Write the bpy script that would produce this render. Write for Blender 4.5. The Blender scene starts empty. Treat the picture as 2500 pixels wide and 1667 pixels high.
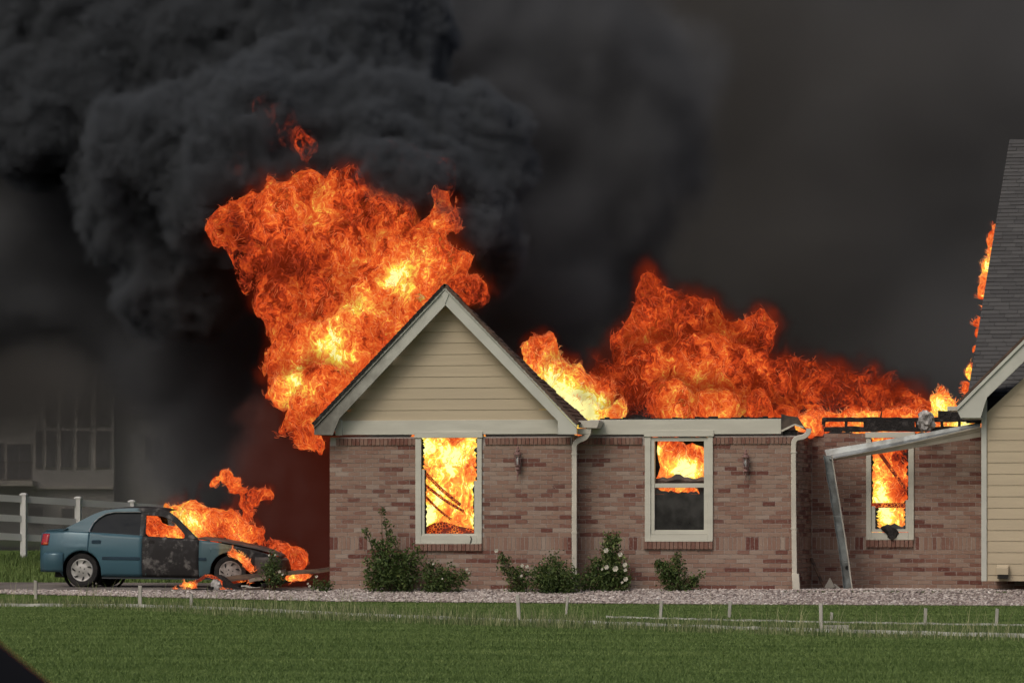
import bpy, bmesh, math, random
import numpy as np
from mathutils import Vector, Matrix
from mathutils.geometry import tessellate_polygon

random.seed(7); RNG = np.random.default_rng(11)
sc = bpy.context.scene
COL = sc.collection
R = math.radians

# ------------------------------------------------------------------ camera
F = 10500.0                                   # focal length in photo pixels (2500 wide)
TH = R(12.0)
FWD = Vector((-math.sin(TH), math.cos(TH), 0)); RGT = Vector((math.cos(TH), math.sin(TH), 0))
CAM = Vector((0, 0, 0)) - FWD * 75.0; CAM.z = 1.0
HOR = 1300.0
cd = bpy.data.cameras.new('camera'); cam = bpy.data.objects.new('camera', cd); COL.objects.link(cam)
cam.location = CAM; cam.rotation_euler = (R(90), 0, TH)
cd.sensor_width = 36; cd.lens = F / 2500 * 36; cd.shift_y = (HOR - 833.5) / 2500
cd.clip_start = 0.5; cd.clip_end = 6000
cd.dof.use_dof = True; cd.dof.focus_distance = 75; cd.dof.aperture_fstop = 6.3
sc.camera = cam
# ------------------------------------------------------------------ world, sun, exposure
w = bpy.data.worlds.new('World'); sc.world = w; w.use_nodes = True
nt = w.node_tree; bg = nt.nodes['Background']
sky = nt.nodes.new('ShaderNodeTexSky'); sky.sky_type = 'NISHITA'; sky.sun_disc = False
SUN_EL, SUN_AZ = R(48), R(205)                # azimuth measured from +Y clockwise: behind the camera, to its left
sky.sun_elevation = SUN_EL; sky.sun_rotation = SUN_AZ
sky.air_density = 0.8; sky.dust_density = 7.0; sky.ozone_density = 0.6
nt.links.new(sky.outputs[0], bg.inputs[0]); bg.inputs[1].default_value = 0.085
sl = bpy.data.lights.new('sun', 'SUN'); sl.energy = 0.6; sl.angle = R(25); sl.color = (1, .95, .86)
so = bpy.data.objects.new('sun', sl); COL.objects.link(so)
sd = Vector((math.sin(SUN_AZ) * math.cos(SUN_EL), math.cos(SUN_AZ) * math.cos(SUN_EL), math.sin(SUN_EL)))
so.rotation_euler = sd.to_track_quat('Z', 'Y').to_euler(); so.location = sd * 50
vs = sc.view_settings; vs.view_transform = 'Standard'; vs.look = 'None'; vs.exposure = 0.0; vs.gamma = 1.0; vs.use_curve_mapping = False
cy = sc.cycles
cy.use_denoising = True; cy.max_bounces = 5; cy.diffuse_bounces = 3; cy.glossy_bounces = 2; cy.transmission_bounces = 3
cy.volume_bounces = 0; cy.transparent_max_bounces = 14; cy.volume_step_rate = 2.2; cy.volume_max_steps = 400
cy.use_adaptive_sampling = True; cy.adaptive_threshold = 0.02; cy.caustics_reflective = False; cy.caustics_refractive = False
cy.sample_clamp_indirect = 4.0

# ------------------------------------------------------------------ placing helpers
def P(px, py, Y):
    """the point on the vertical plane y=Y seen at photo pixel (px,py)"""
    d = FWD + RGT * ((px - 1250) / F) + Vector((0, 0, (HOR - py) / F))
    t = (Y - CAM.y) / d.y
    return CAM + d * t
def PX(px, Y): return P(px, HOR, Y).x
def PZ(px, py, Y): return P(px, py, Y).z
def depth(p): return (Vector(p) - CAM).dot(FWD)
def mpp(p): return depth(p) / F                # metres per photo pixel there
def sstep(a, b, x):
    t = np.clip((x - a) / (b - a), 0, 1); return t * t * (3 - 2 * t)
def gz(X, Y):
    X = np.asarray(X, float); Y = np.asarray(Y, float)
    s = np.clip(-Y, 0, None)
    z = np.where(s < 2, -.105 * s, -.21 - .011 * (np.clip(s, 2, 42) - 2))
    return z + .027 * np.clip(Y - 2.6, 0, 21) * sstep(-5.0, -7.0, X)
def G(X, Y): return float(gz(X, Y))

# ------------------------------------------------------------------ noise
_pr = np.random.default_rng(3); PERM = np.concatenate([_pr.permutation(256)] * 3).astype(np.int32)
GRD = _pr.normal(size=(256, 3)).astype(np.float32); GRD /= np.linalg.norm(GRD, axis=1)[:, None]
def perlin(p, off=0.0):
    p = np.asarray(p, np.float32) + np.float32(off)
    i = np.floor(p).astype(np.int32); f = p - i; u = f * f * f * (f * (f * 6 - 15) + 10); i &= 255
    out = 0
    for dx in (0, 1):
        for dy in (0, 1):
            for dz in (0, 1):
                h = PERM[PERM[PERM[(i[..., 0] + dx) & 255] + ((i[..., 1] + dy) & 255)] + ((i[..., 2] + dz) & 255)]
                g = GRD[h]
                v = g[..., 0] * (f[..., 0] - dx) + g[..., 1] * (f[..., 1] - dy) + g[..., 2] * (f[..., 2] - dz)
                out = out + v * (u[..., 0] if dx else 1 - u[..., 0]) * (u[..., 1] if dy else 1 - u[..., 1]) * (u[..., 2] if dz else 1 - u[..., 2])
    return out * 1.5
def fbm(p, n=3, off=0.0, g=.5):
    a, o, t = 1.0, 0, 0
    for k in range(n):
        o = o + a * perlin(p * (2.03 ** k), off + 17.3 * k); t += a; a *= g
    return o / t
def billow(p, n=3, off=0.0, g=.55):
    a, o, t = 1.0, 0, 0
    for k in range(n):
        o = o + a * np.abs(perlin(p * (2.03 ** k), off + 17.3 * k)); t += a; a *= g
    return o / t

# ------------------------------------------------------------------ mesh helpers
def mesh_np(name, V, Fc, attrs=None, smooth=False):
    V = np.asarray(V, np.float32); Fc = np.asarray(Fc, np.int32)
    me = bpy.data.meshes.new(name); n, k = Fc.shape
    me.vertices.add(len(V)); me.vertices.foreach_set('co', V.ravel())
    me.loops.add(n * k); me.loops.foreach_set('vertex_index', Fc.ravel())
    me.polygons.add(n); me.polygons.foreach_set('loop_start', np.arange(0, n * k, k, dtype=np.int32))
    me.polygons.foreach_set('use_smooth', np.full(n, bool(smooth)))
    for a, v in (attrs or {}).items():
        at = me.attributes.new(a, 'FLOAT', 'POINT'); at.data.foreach_set('value', np.asarray(v, np.float32))
    me.update(calc_edges=True)
    return me
class MB:
    """collects shapes into one mesh"""
    def __init__(s): s.v = []; s.f = []
    def poly(s, pts):
        b = len(s.v); s.v += [tuple(p) for p in pts]; s.f.append(tuple(range(b, b + len(pts)))); return s
    def prism(s, a, b):
        """two matching rings, side walls and end caps"""
        n = len(a); o = len(s.v); s.v += [tuple(p) for p in a] + [tuple(p) for p in b]
        s.f.append(tuple(range(o + n - 1, o - 1, -1))); s.f.append(tuple(range(o + n, o + 2 * n)))
        for i in range(n):
            j = (i + 1) % n; s.f.append((o + i, o + j, o + n + j, o + n + i))
        return s
    def box(s, x0, x1, y0, y1, z0, z1):
        return s.prism([(x0, y0, z0), (x1, y0, z0), (x1, y0, z1), (x0, y0, z1)], [(x0, y1, z0), (x1, y1, z0), (x1, y1, z1), (x0, y1, z1)])
    def beam(s, A, B, wd, ht, up=(0, 0, 1), tw=1.0):
        A, B = Vector(A), Vector(B); d = (B - A).normalized(); up = Vector(up)
        x = d.cross(up)
        if x.length < 1e-4: x = d.cross(Vector((1, 0, 0)))
        x.normalize(); z = x.cross(d)
        q = [(-.5, -.5), (.5, -.5), (.5, .5), (-.5, .5)]
        return s.prism([A + x * wd * a + z * ht * b for a, b in q], [B + x * wd * tw * a + z * ht * tw * b for a, b in q])
    def tube(s, pts, r, n=8, cap=True):
        pts = [Vector(p) for p in pts]; rs = r if isinstance(r, (list, tuple)) else [r] * len(pts)
        o = len(s.v); pu = None
        for i, p in enumerate(pts):
            d = (pts[min(i + 1, len(pts) - 1)] - pts[max(i - 1, 0)]).normalized()
            if pu is None: pu = d.cross(Vector((.13, .95, .2))).normalized()
            u = (pu - d * pu.dot(d)).normalized(); v = d.cross(u); pu = u
            for k in range(n):
                a = 2 * math.pi * k / n; s.v.append(tuple(p + (u * math.cos(a) + v * math.sin(a)) * rs[i]))
        for i in range(len(pts) - 1):
            for k in range(n):
                k2 = (k + 1) % n; s.f.append((o + i * n + k, o + i * n + k2, o + (i + 1) * n + k2, o + (i + 1) * n + k))
        if cap:
            s.f.append(tuple(o + k for k in range(n - 1, -1, -1))); e = o + (len(pts) - 1) * n; s.f.append(tuple(e + k for k in range(n)))
        return s
    def lathe(s, c, axis, prof, n=24):
        """prof: (distance along axis, radius)"""
        c, axis = Vector(c), Vector(axis).normalized()
        u = axis.cross(Vector((0, 0, 1)))
        if u.length < .1: u = axis.cross(Vector((1, 0, 0)))
        u.normalize(); v = axis.cross(u); o = len(s.v)
        for (h, r) in prof:
            for k in range(n):
                a = 2 * math.pi * k / n; s.v.append(tuple(c + axis * h + (u * math.cos(a) + v * math.sin(a)) * r))
        for i in range(len(prof) - 1):
            for k in range(n):
                k2 = (k + 1) % n; s.f.append((o + i * n + k, o + i * n + k2, o + (i + 1) * n + k2, o + (i + 1) * n + k))
        return s
    def grid(s, rows, close=False):
        o = len(s.v); m = len(rows[0])
        for r in rows: s.v += [tuple(p) for p in r]
        for i in range(len(rows) - 1):
            for j in range(m - 1): s.f.append((o + i * m + j, o + i * m + j + 1, o + (i + 1) * m + j + 1, o + (i + 1) * m + j))
        return s
    def mesh(s, name, smooth=False):
        me = bpy.data.meshes.new(name); me.from_pydata([tuple(map(float, p)) for p in s.v], [], s.f); me.validate()
        bm = bmesh.new(); bm.from_mesh(me); bmesh.ops.recalc_face_normals(bm, faces=bm.faces); bm.to_mesh(me); bm.free()
        if smooth:
            me.shade_smooth()
            try: me.set_sharp_from_angle(angle=R(38))
            except Exception: pass
        return me
def obj(name, me, mat=None, parent=None, bevel=0, smooth=False, kind=None, label=None):
    if isinstance(me, MB): me = me.mesh(name, smooth)
    o = bpy.data.objects.new(name, me); COL.objects.link(o)
    if mat is not None and len(me.materials) == 0: me.materials.append(mat)
    if parent is not None:
        o.parent = parent; o.matrix_parent_inverse = WM[parent].inverted()
    WM[o] = Matrix.Identity(4)
    if bevel:
        b = o.modifiers.new('bevel', 'BEVEL'); b.width = bevel; b.segments = 2; b.limit_method = 'ANGLE'
    if kind: o['kind'] = kind
    if label: o['label'] = label
    return o
WM = {}
def root(name, label, cat, loc=(0, 0, 0), group=None):
    o = bpy.data.objects.new(name, None); COL.objects.link(o); o.location = loc; o.empty_display_size = .2
    WM[o] = Matrix.Translation(Vector(loc)); tag(o, label, cat, group); return o
def tag(o, label, cat, group=None):
    o['label'] = label; o['category'] = cat
    if group: o['group'] = group
    return o
def struct(name, me, m): return obj(name, me, m, kind='structure')

# ------------------------------------------------------------------ materials
class NT:
    def __init__(s, name):
        s.m = bpy.data.materials.new(name); s.m.use_nodes = True; s.t = s.m.node_tree; s.t.nodes.clear()
        s.out = s.n('ShaderNodeOutputMaterial')
    def n(s, ty, ins=None, **kw):
        nd = s.t.nodes.new(ty)
        for k, v in kw.items(): setattr(nd, k, v)
        for k, v in (ins or {}).items(): s.set(nd.inputs[k], v)
        return nd
    def set(s, sock, v):
        if isinstance(v, bpy.types.NodeSocket): s.t.links.new(v, sock)
        else: sock.default_value = v
    def mth(s, op, a, b=None, c=None, clamp=False):
        nd = s.n('ShaderNodeMath', operation=op, use_clamp=clamp)
        for i, v in enumerate((a, b, c)):
            if v is not None: s.set(nd.inputs[i], v)
        return nd.outputs[0]
    def mix(s, fac, a, b):
        nd = s.n('ShaderNodeMix', data_type='RGBA'); s.set(nd.inputs[0], fac); s.set(nd.inputs[6], c4(a)); s.set(nd.inputs[7], c4(b)); return nd.outputs[2]
    def noise(s, vec=None, scale=5, detail=3, rough=.55, dist=0.0):
        nd = s.n('ShaderNodeTexNoise', {'Scale': scale, 'Detail': detail, 'Roughness': rough, 'Distortion': dist})
        if vec is not None: s.set(nd.inputs['Vector'], vec)
        return nd.outputs[0]
    def coords(s, scale=(1, 1, 1)):
        tc = s.n('ShaderNodeTexCoord'); mp = s.n('ShaderNodeMapping'); s.set(mp.inputs[0], tc.outputs['Object']); mp.inputs[3].default_value = scale
        return mp.outputs[0]
    def ramp(s, v, stops):
        nd = s.n('ShaderNodeValToRGB'); s.set(nd.inputs[0], v); e = nd.color_ramp.elements
        while len(e) > 1: e.remove(e[-1])
        e[0].position = stops[0][0]; e[0].color = c4(stops[0][1])
        for (p, c) in stops[1:]: e.new(p).color = c4(c)
        return nd.outputs[0]
    def rng(s, v, a, b, c=0.0, d=1.0):
        nd = s.n('ShaderNodeMapRange', interpolation_type='SMOOTHSTEP'); s.set(nd.inputs[0], v)
        for i, q in enumerate((a, b, c, d)): s.set(nd.inputs[i + 1], q)
        return nd.outputs[0]
    def attr(s, name): return s.n('ShaderNodeAttribute', attribute_name=name).outputs['Fac']
    def bump(s, h, strength=.4, dist=.01):
        return s.n('ShaderNodeBump', {'Height': h, 'Strength': strength, 'Distance': dist}).outputs[0]
    def bsdf(s, col, rough=.6, metal=0, spec=.35, normal=None, coat=0, emis=None, estr=0):
        b = s.n('ShaderNodeBsdfPrincipled'); s.set(b.inputs['Base Color'], c4(col)); s.set(b.inputs['Roughness'], rough); s.set(b.inputs['Metallic'], metal)
        b.inputs['Specular IOR Level'].default_value = spec; b.inputs['Coat Weight'].default_value = coat
        if normal is not None: s.set(b.inputs['Normal'], normal)
        if emis is not None: s.set(b.inputs['Emission Color'], c4(emis)); s.set(b.inputs['Emission Strength'], estr)
        return b.outputs[0]
    def done(s, sh): s.t.links.new(sh, s.out.inputs[0]); return s.m
def c4(c):
    if isinstance(c, bpy.types.NodeSocket) or len(c) == 4: return c
    return (c[0], c[1], c[2], 1)
def mat(name, a, b=None, scale=6, rough=.65, metal=0, spec=.3, bump=0, bd=.01, stretch=(1, 1, 1), lo=.35, hi=.65, coat=0, detail=4, bscale=None):
    t = NT(name); b = b or tuple(x * .8 for x in a); co = t.coords(stretch)
    nz = t.noise(co, scale, detail); f = t.rng(nz, lo, hi)
    nm = t.bump(t.noise(co, bscale or scale * 4, 3), bump, bd) if bump else None
    return t.done(t.bsdf(t.mix(f, a, b), rough, metal, spec, nm, coat))
MT = {}
MT['trim'] = mat('painted_trim', (.60, .60, .525), (.545, .545, .475), 3, .55, bump=.25, bd=.003, stretch=(.5, .5, 3))
MT['trim_cool'] = mat('painted_rake_board', (.56, .575, .52), (.51, .525, .475), 3, .55, bump=.2, bd=.003)
MT['siding'] = mat('tan_siding', (.525, .45, .322), (.485, .415, .298), 2.2, .6, bump=.25, bd=.003, stretch=(.25, 1, 3))
MT['mortar'] = mat('mortar', (.47, .43, .40), (.40, .36, .335), 9, .9, bump=.4, bd=.004)
MT['shingle_brown'] = mat('brown_shingle', (.13, .085, .065), (.07, .05, .04), 5, .9, bump=.6)
MT['char'] = mat('charred_wood', (.018, .016, .016), (.06, .055, .055), 7, .8, bump=1, bd=.02, lo=.45, hi=.8)
MT['plank'] = mat('scorched_plank', (.20, .13, .09), (.07, .05, .045), 4, .8, bump=.4, stretch=(.5, 2, 2))
MT['gutter_in'] = mat('gutter_inside_metal', (.30, .335, .34), (.16, .17, .165), 4, .45, .3, .4)
MT['gutter'] = mat('gutter_paint', (.60, .575, .50), (.50, .48, .42), 3, .45)
MT['sheet'] = mat('scorched_sheet_metal', (.45, .44, .43), (.16, .155, .15), 5, .5, .4)
MT['concrete'] = mat('driveway_concrete', (.20, .185, .17), (.13, .115, .105), 1.2, .9, bump=.3)
MT['white_vinyl'] = mat('white_vinyl', (.80, .81, .80), (.74, .75, .74), 2, .5)
MT['stake'] = mat('weathered_stake', (.50, .485, .44), (.34, .33, .30), 8, .8, bump=.3, stretch=(1, 1, .3))
MT['edging'] = mat('weathered_edging', (.55, .56, .52), (.30, .31, .28), 3, .7)
MT['lantern'] = mat('faded_red_lantern_metal', (.27, .15, .14), (.20, .12, .11), 10, .7, 0)
MT['bulb'] = mat('white_bulb', (.75, .76, .75), None, 3, .3)
MT['tyre'] = mat('tyre_rubber', (.012, .012, .013), (.022, .021, .021), 10, .8)
MT['hub'] = mat('silver_hubcap', (.50, .50, .485), (.40, .40, .39), 6, .35, .55)
MT['black'] = mat('black_plastic', (.012, .012, .013), (.02, .02, .021), 8, .5)
MT['tail'] = mat('red_tail_light', (.42, .012, .018), (.30, .01, .015), 8, .2, coat=.5)
MT['amber'] = mat('amber_lens', (.5, .08, .02), None, 8, .2, coat=.5)
MT['chrome'] = mat('bright_trim', (.55, .56, .56), None, 8, .3, .7)
MT['leaf'] = None
def leafmat(name, a, b, c):
    t = NT(name); r = t.attr('rnd'); col = t.ramp(r, [(0, a), (.6, b), (1, c)])
    d = t.bsdf(col, .5, 0, .3); tr = t.n('ShaderNodeBsdfTranslucent', {'Color': c4(col)}).outputs[0]
    ms = t.n('ShaderNodeMixShader', {0: .25, 1: d, 2: tr}); return t.done(ms.outputs[0])
MT['leaf'] = leafmat('rose_leaf', (.03, .055, .018), (.095, .15, .042), (.20, .25, .075))
MT['leaf_light'] = leafmat('young_rose_leaf', (.06, .10, .03), (.15, .21, .07), (.27, .31, .11))
MT['grass'] = None
t = NT('mown_grass'); co = t.coords((.16, 1.5, 1)); n1 = t.rng(t.noise(co, 1.1, 5, .65), .25, .75); r = t.attr('rnd')
v = t.mth('ADD', t.mth('MULTIPLY', r, .42), t.mth('MULTIPLY', n1, .34))
col = t.ramp(v, [(.12, (.06, .105, .027)), (.42, (.138, .205, .062)), (.66, (.22, .285, .10)), (.95, (.40, .41, .22))])
MT['grass'] = t.done(t.bsdf(col, .6, 0, .2))
t = NT('tall_grass'); r = t.attr('rnd'); col = t.ramp(r, [(0, (.06, .105, .035)), (.5, (.14, .185, .07)), (1, (.36, .36, .20))]); MT['tall'] = t.done(t.bsdf(col, .6, 0, .2))
t = NT('soil_and_turf'); co = t.coords(); n1 = t.noise(co, 6, 5); MT['ground'] = t.done(t.bsdf(t.mix(t.rng(n1, .3, .7), (.06, .105, .024), (.095, .145, .04)), .9, 0, .1))
t = NT('gravel_stone'); r = t.attr('rnd'); col = t.ramp(r, [(0, (.18, .15, .14)), (.35, (.36, .31, .29)), (.7, (.50, .45, .42)), (1, (.72, .69, .66))])
MT['stone'] = t.done(t.bsdf(col, .85, 0, .2))
MT['gravel_base'] = mat('gravel_bed', (.30, .25, .23), (.20, .165, .155), 20, .9, bump=.8, bd=.02)
def brickmat():
    t = NT('brick'); r = t.attr('rnd'); co = t.coords()
    col = t.ramp(r, [(0, (.14, .052, .043)), (.20, (.185, .082, .064)), (.32, (.24, .132, .103)), (.5, (.278, .172, .134)), (.66, (.302, .202, .158)), (.82, (.325, .235, .19)), (1, (.36, .282, .235))])
    n = t.noise(co, 26, 4, .6); col = t.mix(t.mth('MULTIPLY', t.rng(n, .50, .75), .45), col, (.36, .30, .26))
    col = t.mix(t.mth('MULTIPLY', t.rng(t.noise(co, 1.4, 3), .4, .7), .22), col, (.20, .145, .12))
    sp = t.n('ShaderNodeTexVoronoi', {'Vector': co, 'Scale': 14.0}); col = t.mix(t.mth('MULTIPLY', t.rng(sp.outputs['Distance'], .16, .07), .5), col, (.5, .44, .4))
    return t.done(t.bsdf(col, .9, 0, .15, t.bump(n, .5, .006)))
MT['brick'] = brickmat()
def pane(name, col, rough=.06, tr=0.0):
    t = NT(name); co = t.coords(); b = t.bsdf(col, rough, 0, .035, t.bump(t.noise(co, 2.5, 2), .15, .05))
    if tr:
        x = t.n('ShaderNodeBsdfTransparent'); b = t.n('ShaderNodeMixShader', {0: tr, 1: b, 2: x.outputs[0]}).outputs[0]
    return t.done(b)
MT['glass_dark'] = pane('dark_car_glass', (.010, .014, .020), .12)
t = NT('sooted_window_glass'); co = t.coords(); n = t.noise(co, 3, 4)
MT['glass_soot'] = t.done(t.bsdf(t.mix(t.rng(n, .3, .7), (.012, .012, .013), (.05, .05, .05)), .22, 0, .5))
MT['glass_lamp'] = pane('lantern_glass', (.3, .3, .3), .1, .75)
MT['glass_far'] = mat('far_window_glass', (.16, .165, .17), None, 3, .4)

def flame_mat(name, gain=1.0, fil=1.0, alpha=True):
    t = NT(name); tc = t.n('ShaderNodeTexCoord').outputs['Object']
    heat = t.attr('glow_level')
    wn = t.n('ShaderNodeTexNoise', {'Vector': tc, 'Scale': 2.6, 'Detail': 3.0}).outputs['Color']
    sub = t.n('ShaderNodeVectorMath', {0: wn, 1: (.5, .5, .5)}, operation='SUBTRACT').outputs[0]
    scl = t.n('ShaderNodeVectorMath', {0: sub}, operation='SCALE'); scl.inputs[3].default_value = .75
    q = t.n('ShaderNodeVectorMath', {0: tc, 1: scl.outputs[0]}, operation='ADD').outputs[0]; q = t.n('ShaderNodeVectorMath', {0: q, 1: (1.15, 1.15, .62)}, operation='MULTIPLY').outputs[0]
    def ridge(scale, width, det=2.0):
        n = t.n('ShaderNodeTexNoise', {'Vector': q, 'Scale': scale, 'Detail': det, 'Roughness': .5}).outputs[0]
        a = t.mth('ABSOLUTE', t.mth('SUBTRACT', n, .5)); return t.mth('POWER', t.mth('SUBTRACT', 1.0, t.mth('MULTIPLY', a, width), clamp=True), 1.6)
    r1 = ridge(4.2, 14.0); r2 = ridge(8.5, 9.0)
    big = t.noise(q, 1.4, 5, .6); mid = t.noise(q, 4.5, 5, .65)
    v = t.mth('ADD', heat, t.mth('MULTIPLY', t.mth('SUBTRACT', big, .5), 1.0))
    v = t.mth('ADD', v, t.mth('MULTIPLY', t.mth('SUBTRACT', mid, .5), .85))
    v2 = t.mth('ADD', v, t.mth('MULTIPLY', t.mth('ADD', t.mth('MULTIPLY', r1, .17), t.mth('MULTIPLY', r2, .13)), fil))
    col = t.ramp(v2, [(0, (.008, .005, .005)), (.15, (.05, .010, .007)), (.28, (.24, .022, .009)), (.42, (.62, .062, .013)), (.56, (.90, .125, .022)), (.70, (1.0, .25, .045)), (.82, (1.0, .50, .07)), (.92, (1.0, .80, .07)), (1, (1.0, .94, .36))])
    st = t.mth('ADD', t.mth('MULTIPLY', t.rng(v2, .6, 1.05), .35 * gain), gain)
    e = t.n('ShaderNodeEmission', {0: col, 1: st}).outputs[0]
    if alpha:
        tr = t.n('ShaderNodeBsdfTransparent').outputs[0]
        a = t.rng(t.mth('ADD', v, t.mth('MULTIPLY', t.mth('SUBTRACT', mid, .5), .9)), .08, .40)
        e = t.n('ShaderNodeMixShader', {0: a, 1: tr, 2: e}).outputs[0]
    return t.done(e)
MT['flame'] = flame_mat('flame')
def filament_mat():
    t = NT('flame_filament'); h = t.attr('glow_level')
    col = t.ramp(h, [(0, (.2, .02, .01)), (.25, (.55, .07, .022)), (.45, (.95, .22, .07)), (.65, (1, .42, .13)), (.88, (1, .80, .18)), (1, (1, .95, .5))])
    m = t.done(t.n('ShaderNodeEmission', {0: col, 1: 1.15}).outputs[0]); m.cycles.emission_sampling = 'NONE'; return m
MT['filament'] = filament_mat()
def ember_mat():
    t = NT('glowing_ember_wood'); co = t.coords(); vo = t.n('ShaderNodeTexVoronoi', {'Vector': co, 'Scale': 22.0}, feature='DISTANCE_TO_EDGE').outputs[0]
    n = t.noise(co, 5, 4); g = t.mth('MULTIPLY', t.rng(vo, .12, .0), t.rng(n, .35, .6))
    return t.done(t.bsdf((.02, .014, .012), .9, emis=t.ramp(g, [(0, (.12, .012, .004)), (.5, (.8, .09, .012)), (1, (1, .35, .05))]), estr=1.0))
MT['ember'] = ember_mat()
def smoke_mat(name, col, dens):
    t = NT(name); pv = t.n('ShaderNodeVolumePrincipled'); pv.inputs['Color'].default_value = c4(col); pv.inputs['Density'].default_value = dens
    pv.inputs['Anisotropy'].default_value = 0.0
    t.t.links.new(pv.outputs[0], t.out.inputs['Volume']); t.m.cycles.volume_step_rate = .55; return t.m

# ------------------------------------------------------------------ ground
def axis(pts):
    o = []
    for a, b, st in pts: o += list(np.arange(a, b, st))
    return np.array(o + [pts[-1][1]])
def sheet(name, xs, ys, dz, keep=None):
    X, Y = np.meshgrid(xs, ys, indexing='ij'); Z = gz(X, Y) + dz
    V = np.stack([X, Y, Z], -1).reshape(-1, 3); ny = len(ys)
    i, j = np.meshgrid(np.arange(len(xs) - 1), np.arange(ny - 1), indexing='ij'); a = (i * ny + j).ravel()
    Fc = np.stack([a, a + ny, a + ny + 1, a + 1], 1)
    return mesh_np(name, V, Fc, smooth=True)
gx = axis([(-2500, -300, 200), (-300, -40, 20), (-40, 40, .5), (40, 300, 20), (300, 2500, 200)])
gy = axis([(-300, -60, 20), (-60, -4, 1), (-4, 30, .25), (30, 300, 10), (300, 3000, 200)])
struct('ground', sheet('ground', gx, gy, 0), MT['ground'])
def s_edge(X): return np.interp(X, [-16, -9, -3, 4, 8, 16], [.7, .8, 1.72, 2.0, 2.1, 2.2])
def strip(name, xs, f0, f1, dz, n=8):
    V = []; Fc = []
    for x in xs:
        a, b = f0(x), f1(x)
        for k in range(n + 1):
            y = a + (b - a) * k / n; V.append((x, y, G(x, y) + dz))
    m = n + 1
    for i in range(len(xs) - 1):
        for k in range(n): Fc.append((i * m + k, (i + 1) * m + k, (i + 1) * m + k + 1, i * m + k + 1))
    return mesh_np(name, V, Fc, smooth=True)
def gravel_back(x): return -.30 if x < -3.45 else (.25 if x < 1.0 else (.6 if x < 4.9 else 2.4))
gxs = np.arange(-16, 16.01, .25)
struct('gravel_bed', strip('gravel_bed', gxs, lambda x: -float(s_edge(x)), gravel_back, .008), MT['gravel_base'])
struct('driveway', strip('driveway', np.arange(-24, -3.3, .5), lambda x: -.42 if x < -4 else -.3, lambda x: 4.2, .022), MT['concrete'])
# gravel stones: uncountable
ico = bmesh.new(); bmesh.ops.create_icosphere(ico, subdivisions=1, radius=1)
IV = np.array([v.co[:] for v in ico.verts]); IF = np.array([[v.index for v in f.verts] for f in ico.faces]); ico.free()
def scatter_stones(name, N, rmin, rmax, region):
    px, py = region(N); N = len(px)
    r = RNG.uniform(rmin, rmax, N) ** 1.0
    sc3 = np.stack([r * RNG.uniform(.8, 1.5, N), r * RNG.uniform(.8, 1.4, N), r * RNG.uniform(.5, .8, N)], 1)
    V = IV[None] * sc3[:, None] * RNG.uniform(.75, 1.2, (N, len(IV), 1))
    a = RNG.uniform(0, 6.28, N); ca, sa = np.cos(a)[:, None], np.sin(a)[:, None]
    x = V[..., 0] * ca - V[..., 1] * sa; y = V[..., 0] * sa + V[..., 1] * ca
    V = np.stack([x + px[:, None], y + py[:, None], V[..., 2] + (gz(px, py) + .008 + r * .3)[:, None]], -1)
    Fc = IF[None] + (np.arange(N) * len(IV))[:, None, None]
    rnd = np.repeat(np.clip(RNG.normal(.5, .24, N), 0, 1), len(IV))
    return mesh_np(name, V.reshape(-1, 3), Fc.reshape(-1, 3), {'rnd': rnd})
def reg_gravel(N):
    x = RNG.uniform(-12, 12, N); f = RNG.uniform(0, 1, N) ** .8
    b = np.array([gravel_back(q) for q in x]); a = -s_edge(x) + RNG.normal(0, .04, N); y = b + (a - b) * f
    keep = (x > -3.6) | (RNG.uniform(0, 1, N) < .55)
    return x[keep], y[keep]
st = obj('gravel', scatter_stones('gravel', 24000, .012, .030, reg_gravel), MT['stone'], kind='stuff')
tag(st, 'pinkish grey loose gravel along the foot of the brick wall', 'gravel')
# grass blades: uncountable
near_line = lambda x: np.interp(x, [-14, -8.7, -6.6, -5.0, -2.4, -.35, 1.55, 4.9, 7.7, 16], [4.0, 4.6, 4.9, 6.3, 9.6, 11.3, 12.9, 15.0, 17.0, 21])
far_line = lambda x: np.interp(x, [-14, -2.5, .3, 2.4, 7.9, 16], [1.5, 3.5, 8.5, 10.6, 12.6, 15])
def blades(N, reg, hmin, hmax, wd, lean):
    x, y = reg(N); N = len(x); h = RNG.uniform(hmin, hmax, N); a = RNG.uniform(0, 6.28, N); l = RNG.uniform(0, lean, N) * h
    b = np.stack([x, y, gz(x, y)], 1); s = np.stack([np.cos(a), np.sin(a), 0 * a], 1) * (wd * RNG.uniform(.7, 1.3, N))[:, None]
    a2 = RNG.uniform(0, 6.28, N); tip = b + np.stack([np.cos(a2) * l, np.sin(a2) * l, h], 1)
    V = np.stack([b - s, b + s, tip], 1).reshape(-1, 3); return V, np.arange(3 * N).reshape(-1, 3), N
def reg_lawn(N):
    s = 2 + (40 - 2) * RNG.uniform(0, 1, N) ** .95; x0 = -15 + .30 * (s - 2); x1 = 12 + .13 * (s - 2)
    x = x0 + (x1 - x0) * RNG.uniform(0, 1, N)
    s = np.where(s < 2.2, s_edge(x) + RNG.uniform(-.03, .3, N), s)
    keep = (s > s_edge(x)) & ~((s < near_line(x)) & (s > far_line(x)) & (RNG.uniform(0, 1, N) < .5))
    return x[keep], -s[keep]
def reg_bank(N):
    x = RNG.uniform(-16, -4, N); y = RNG.uniform(4.2, 26, N) ; return x, y
V1, F1, n1 = blades(600000, reg_lawn, .014, .036, .005, 1.0)
V2, F2, n2 = blades(60000, reg_bank, .05, .14, .01, .6)
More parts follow.
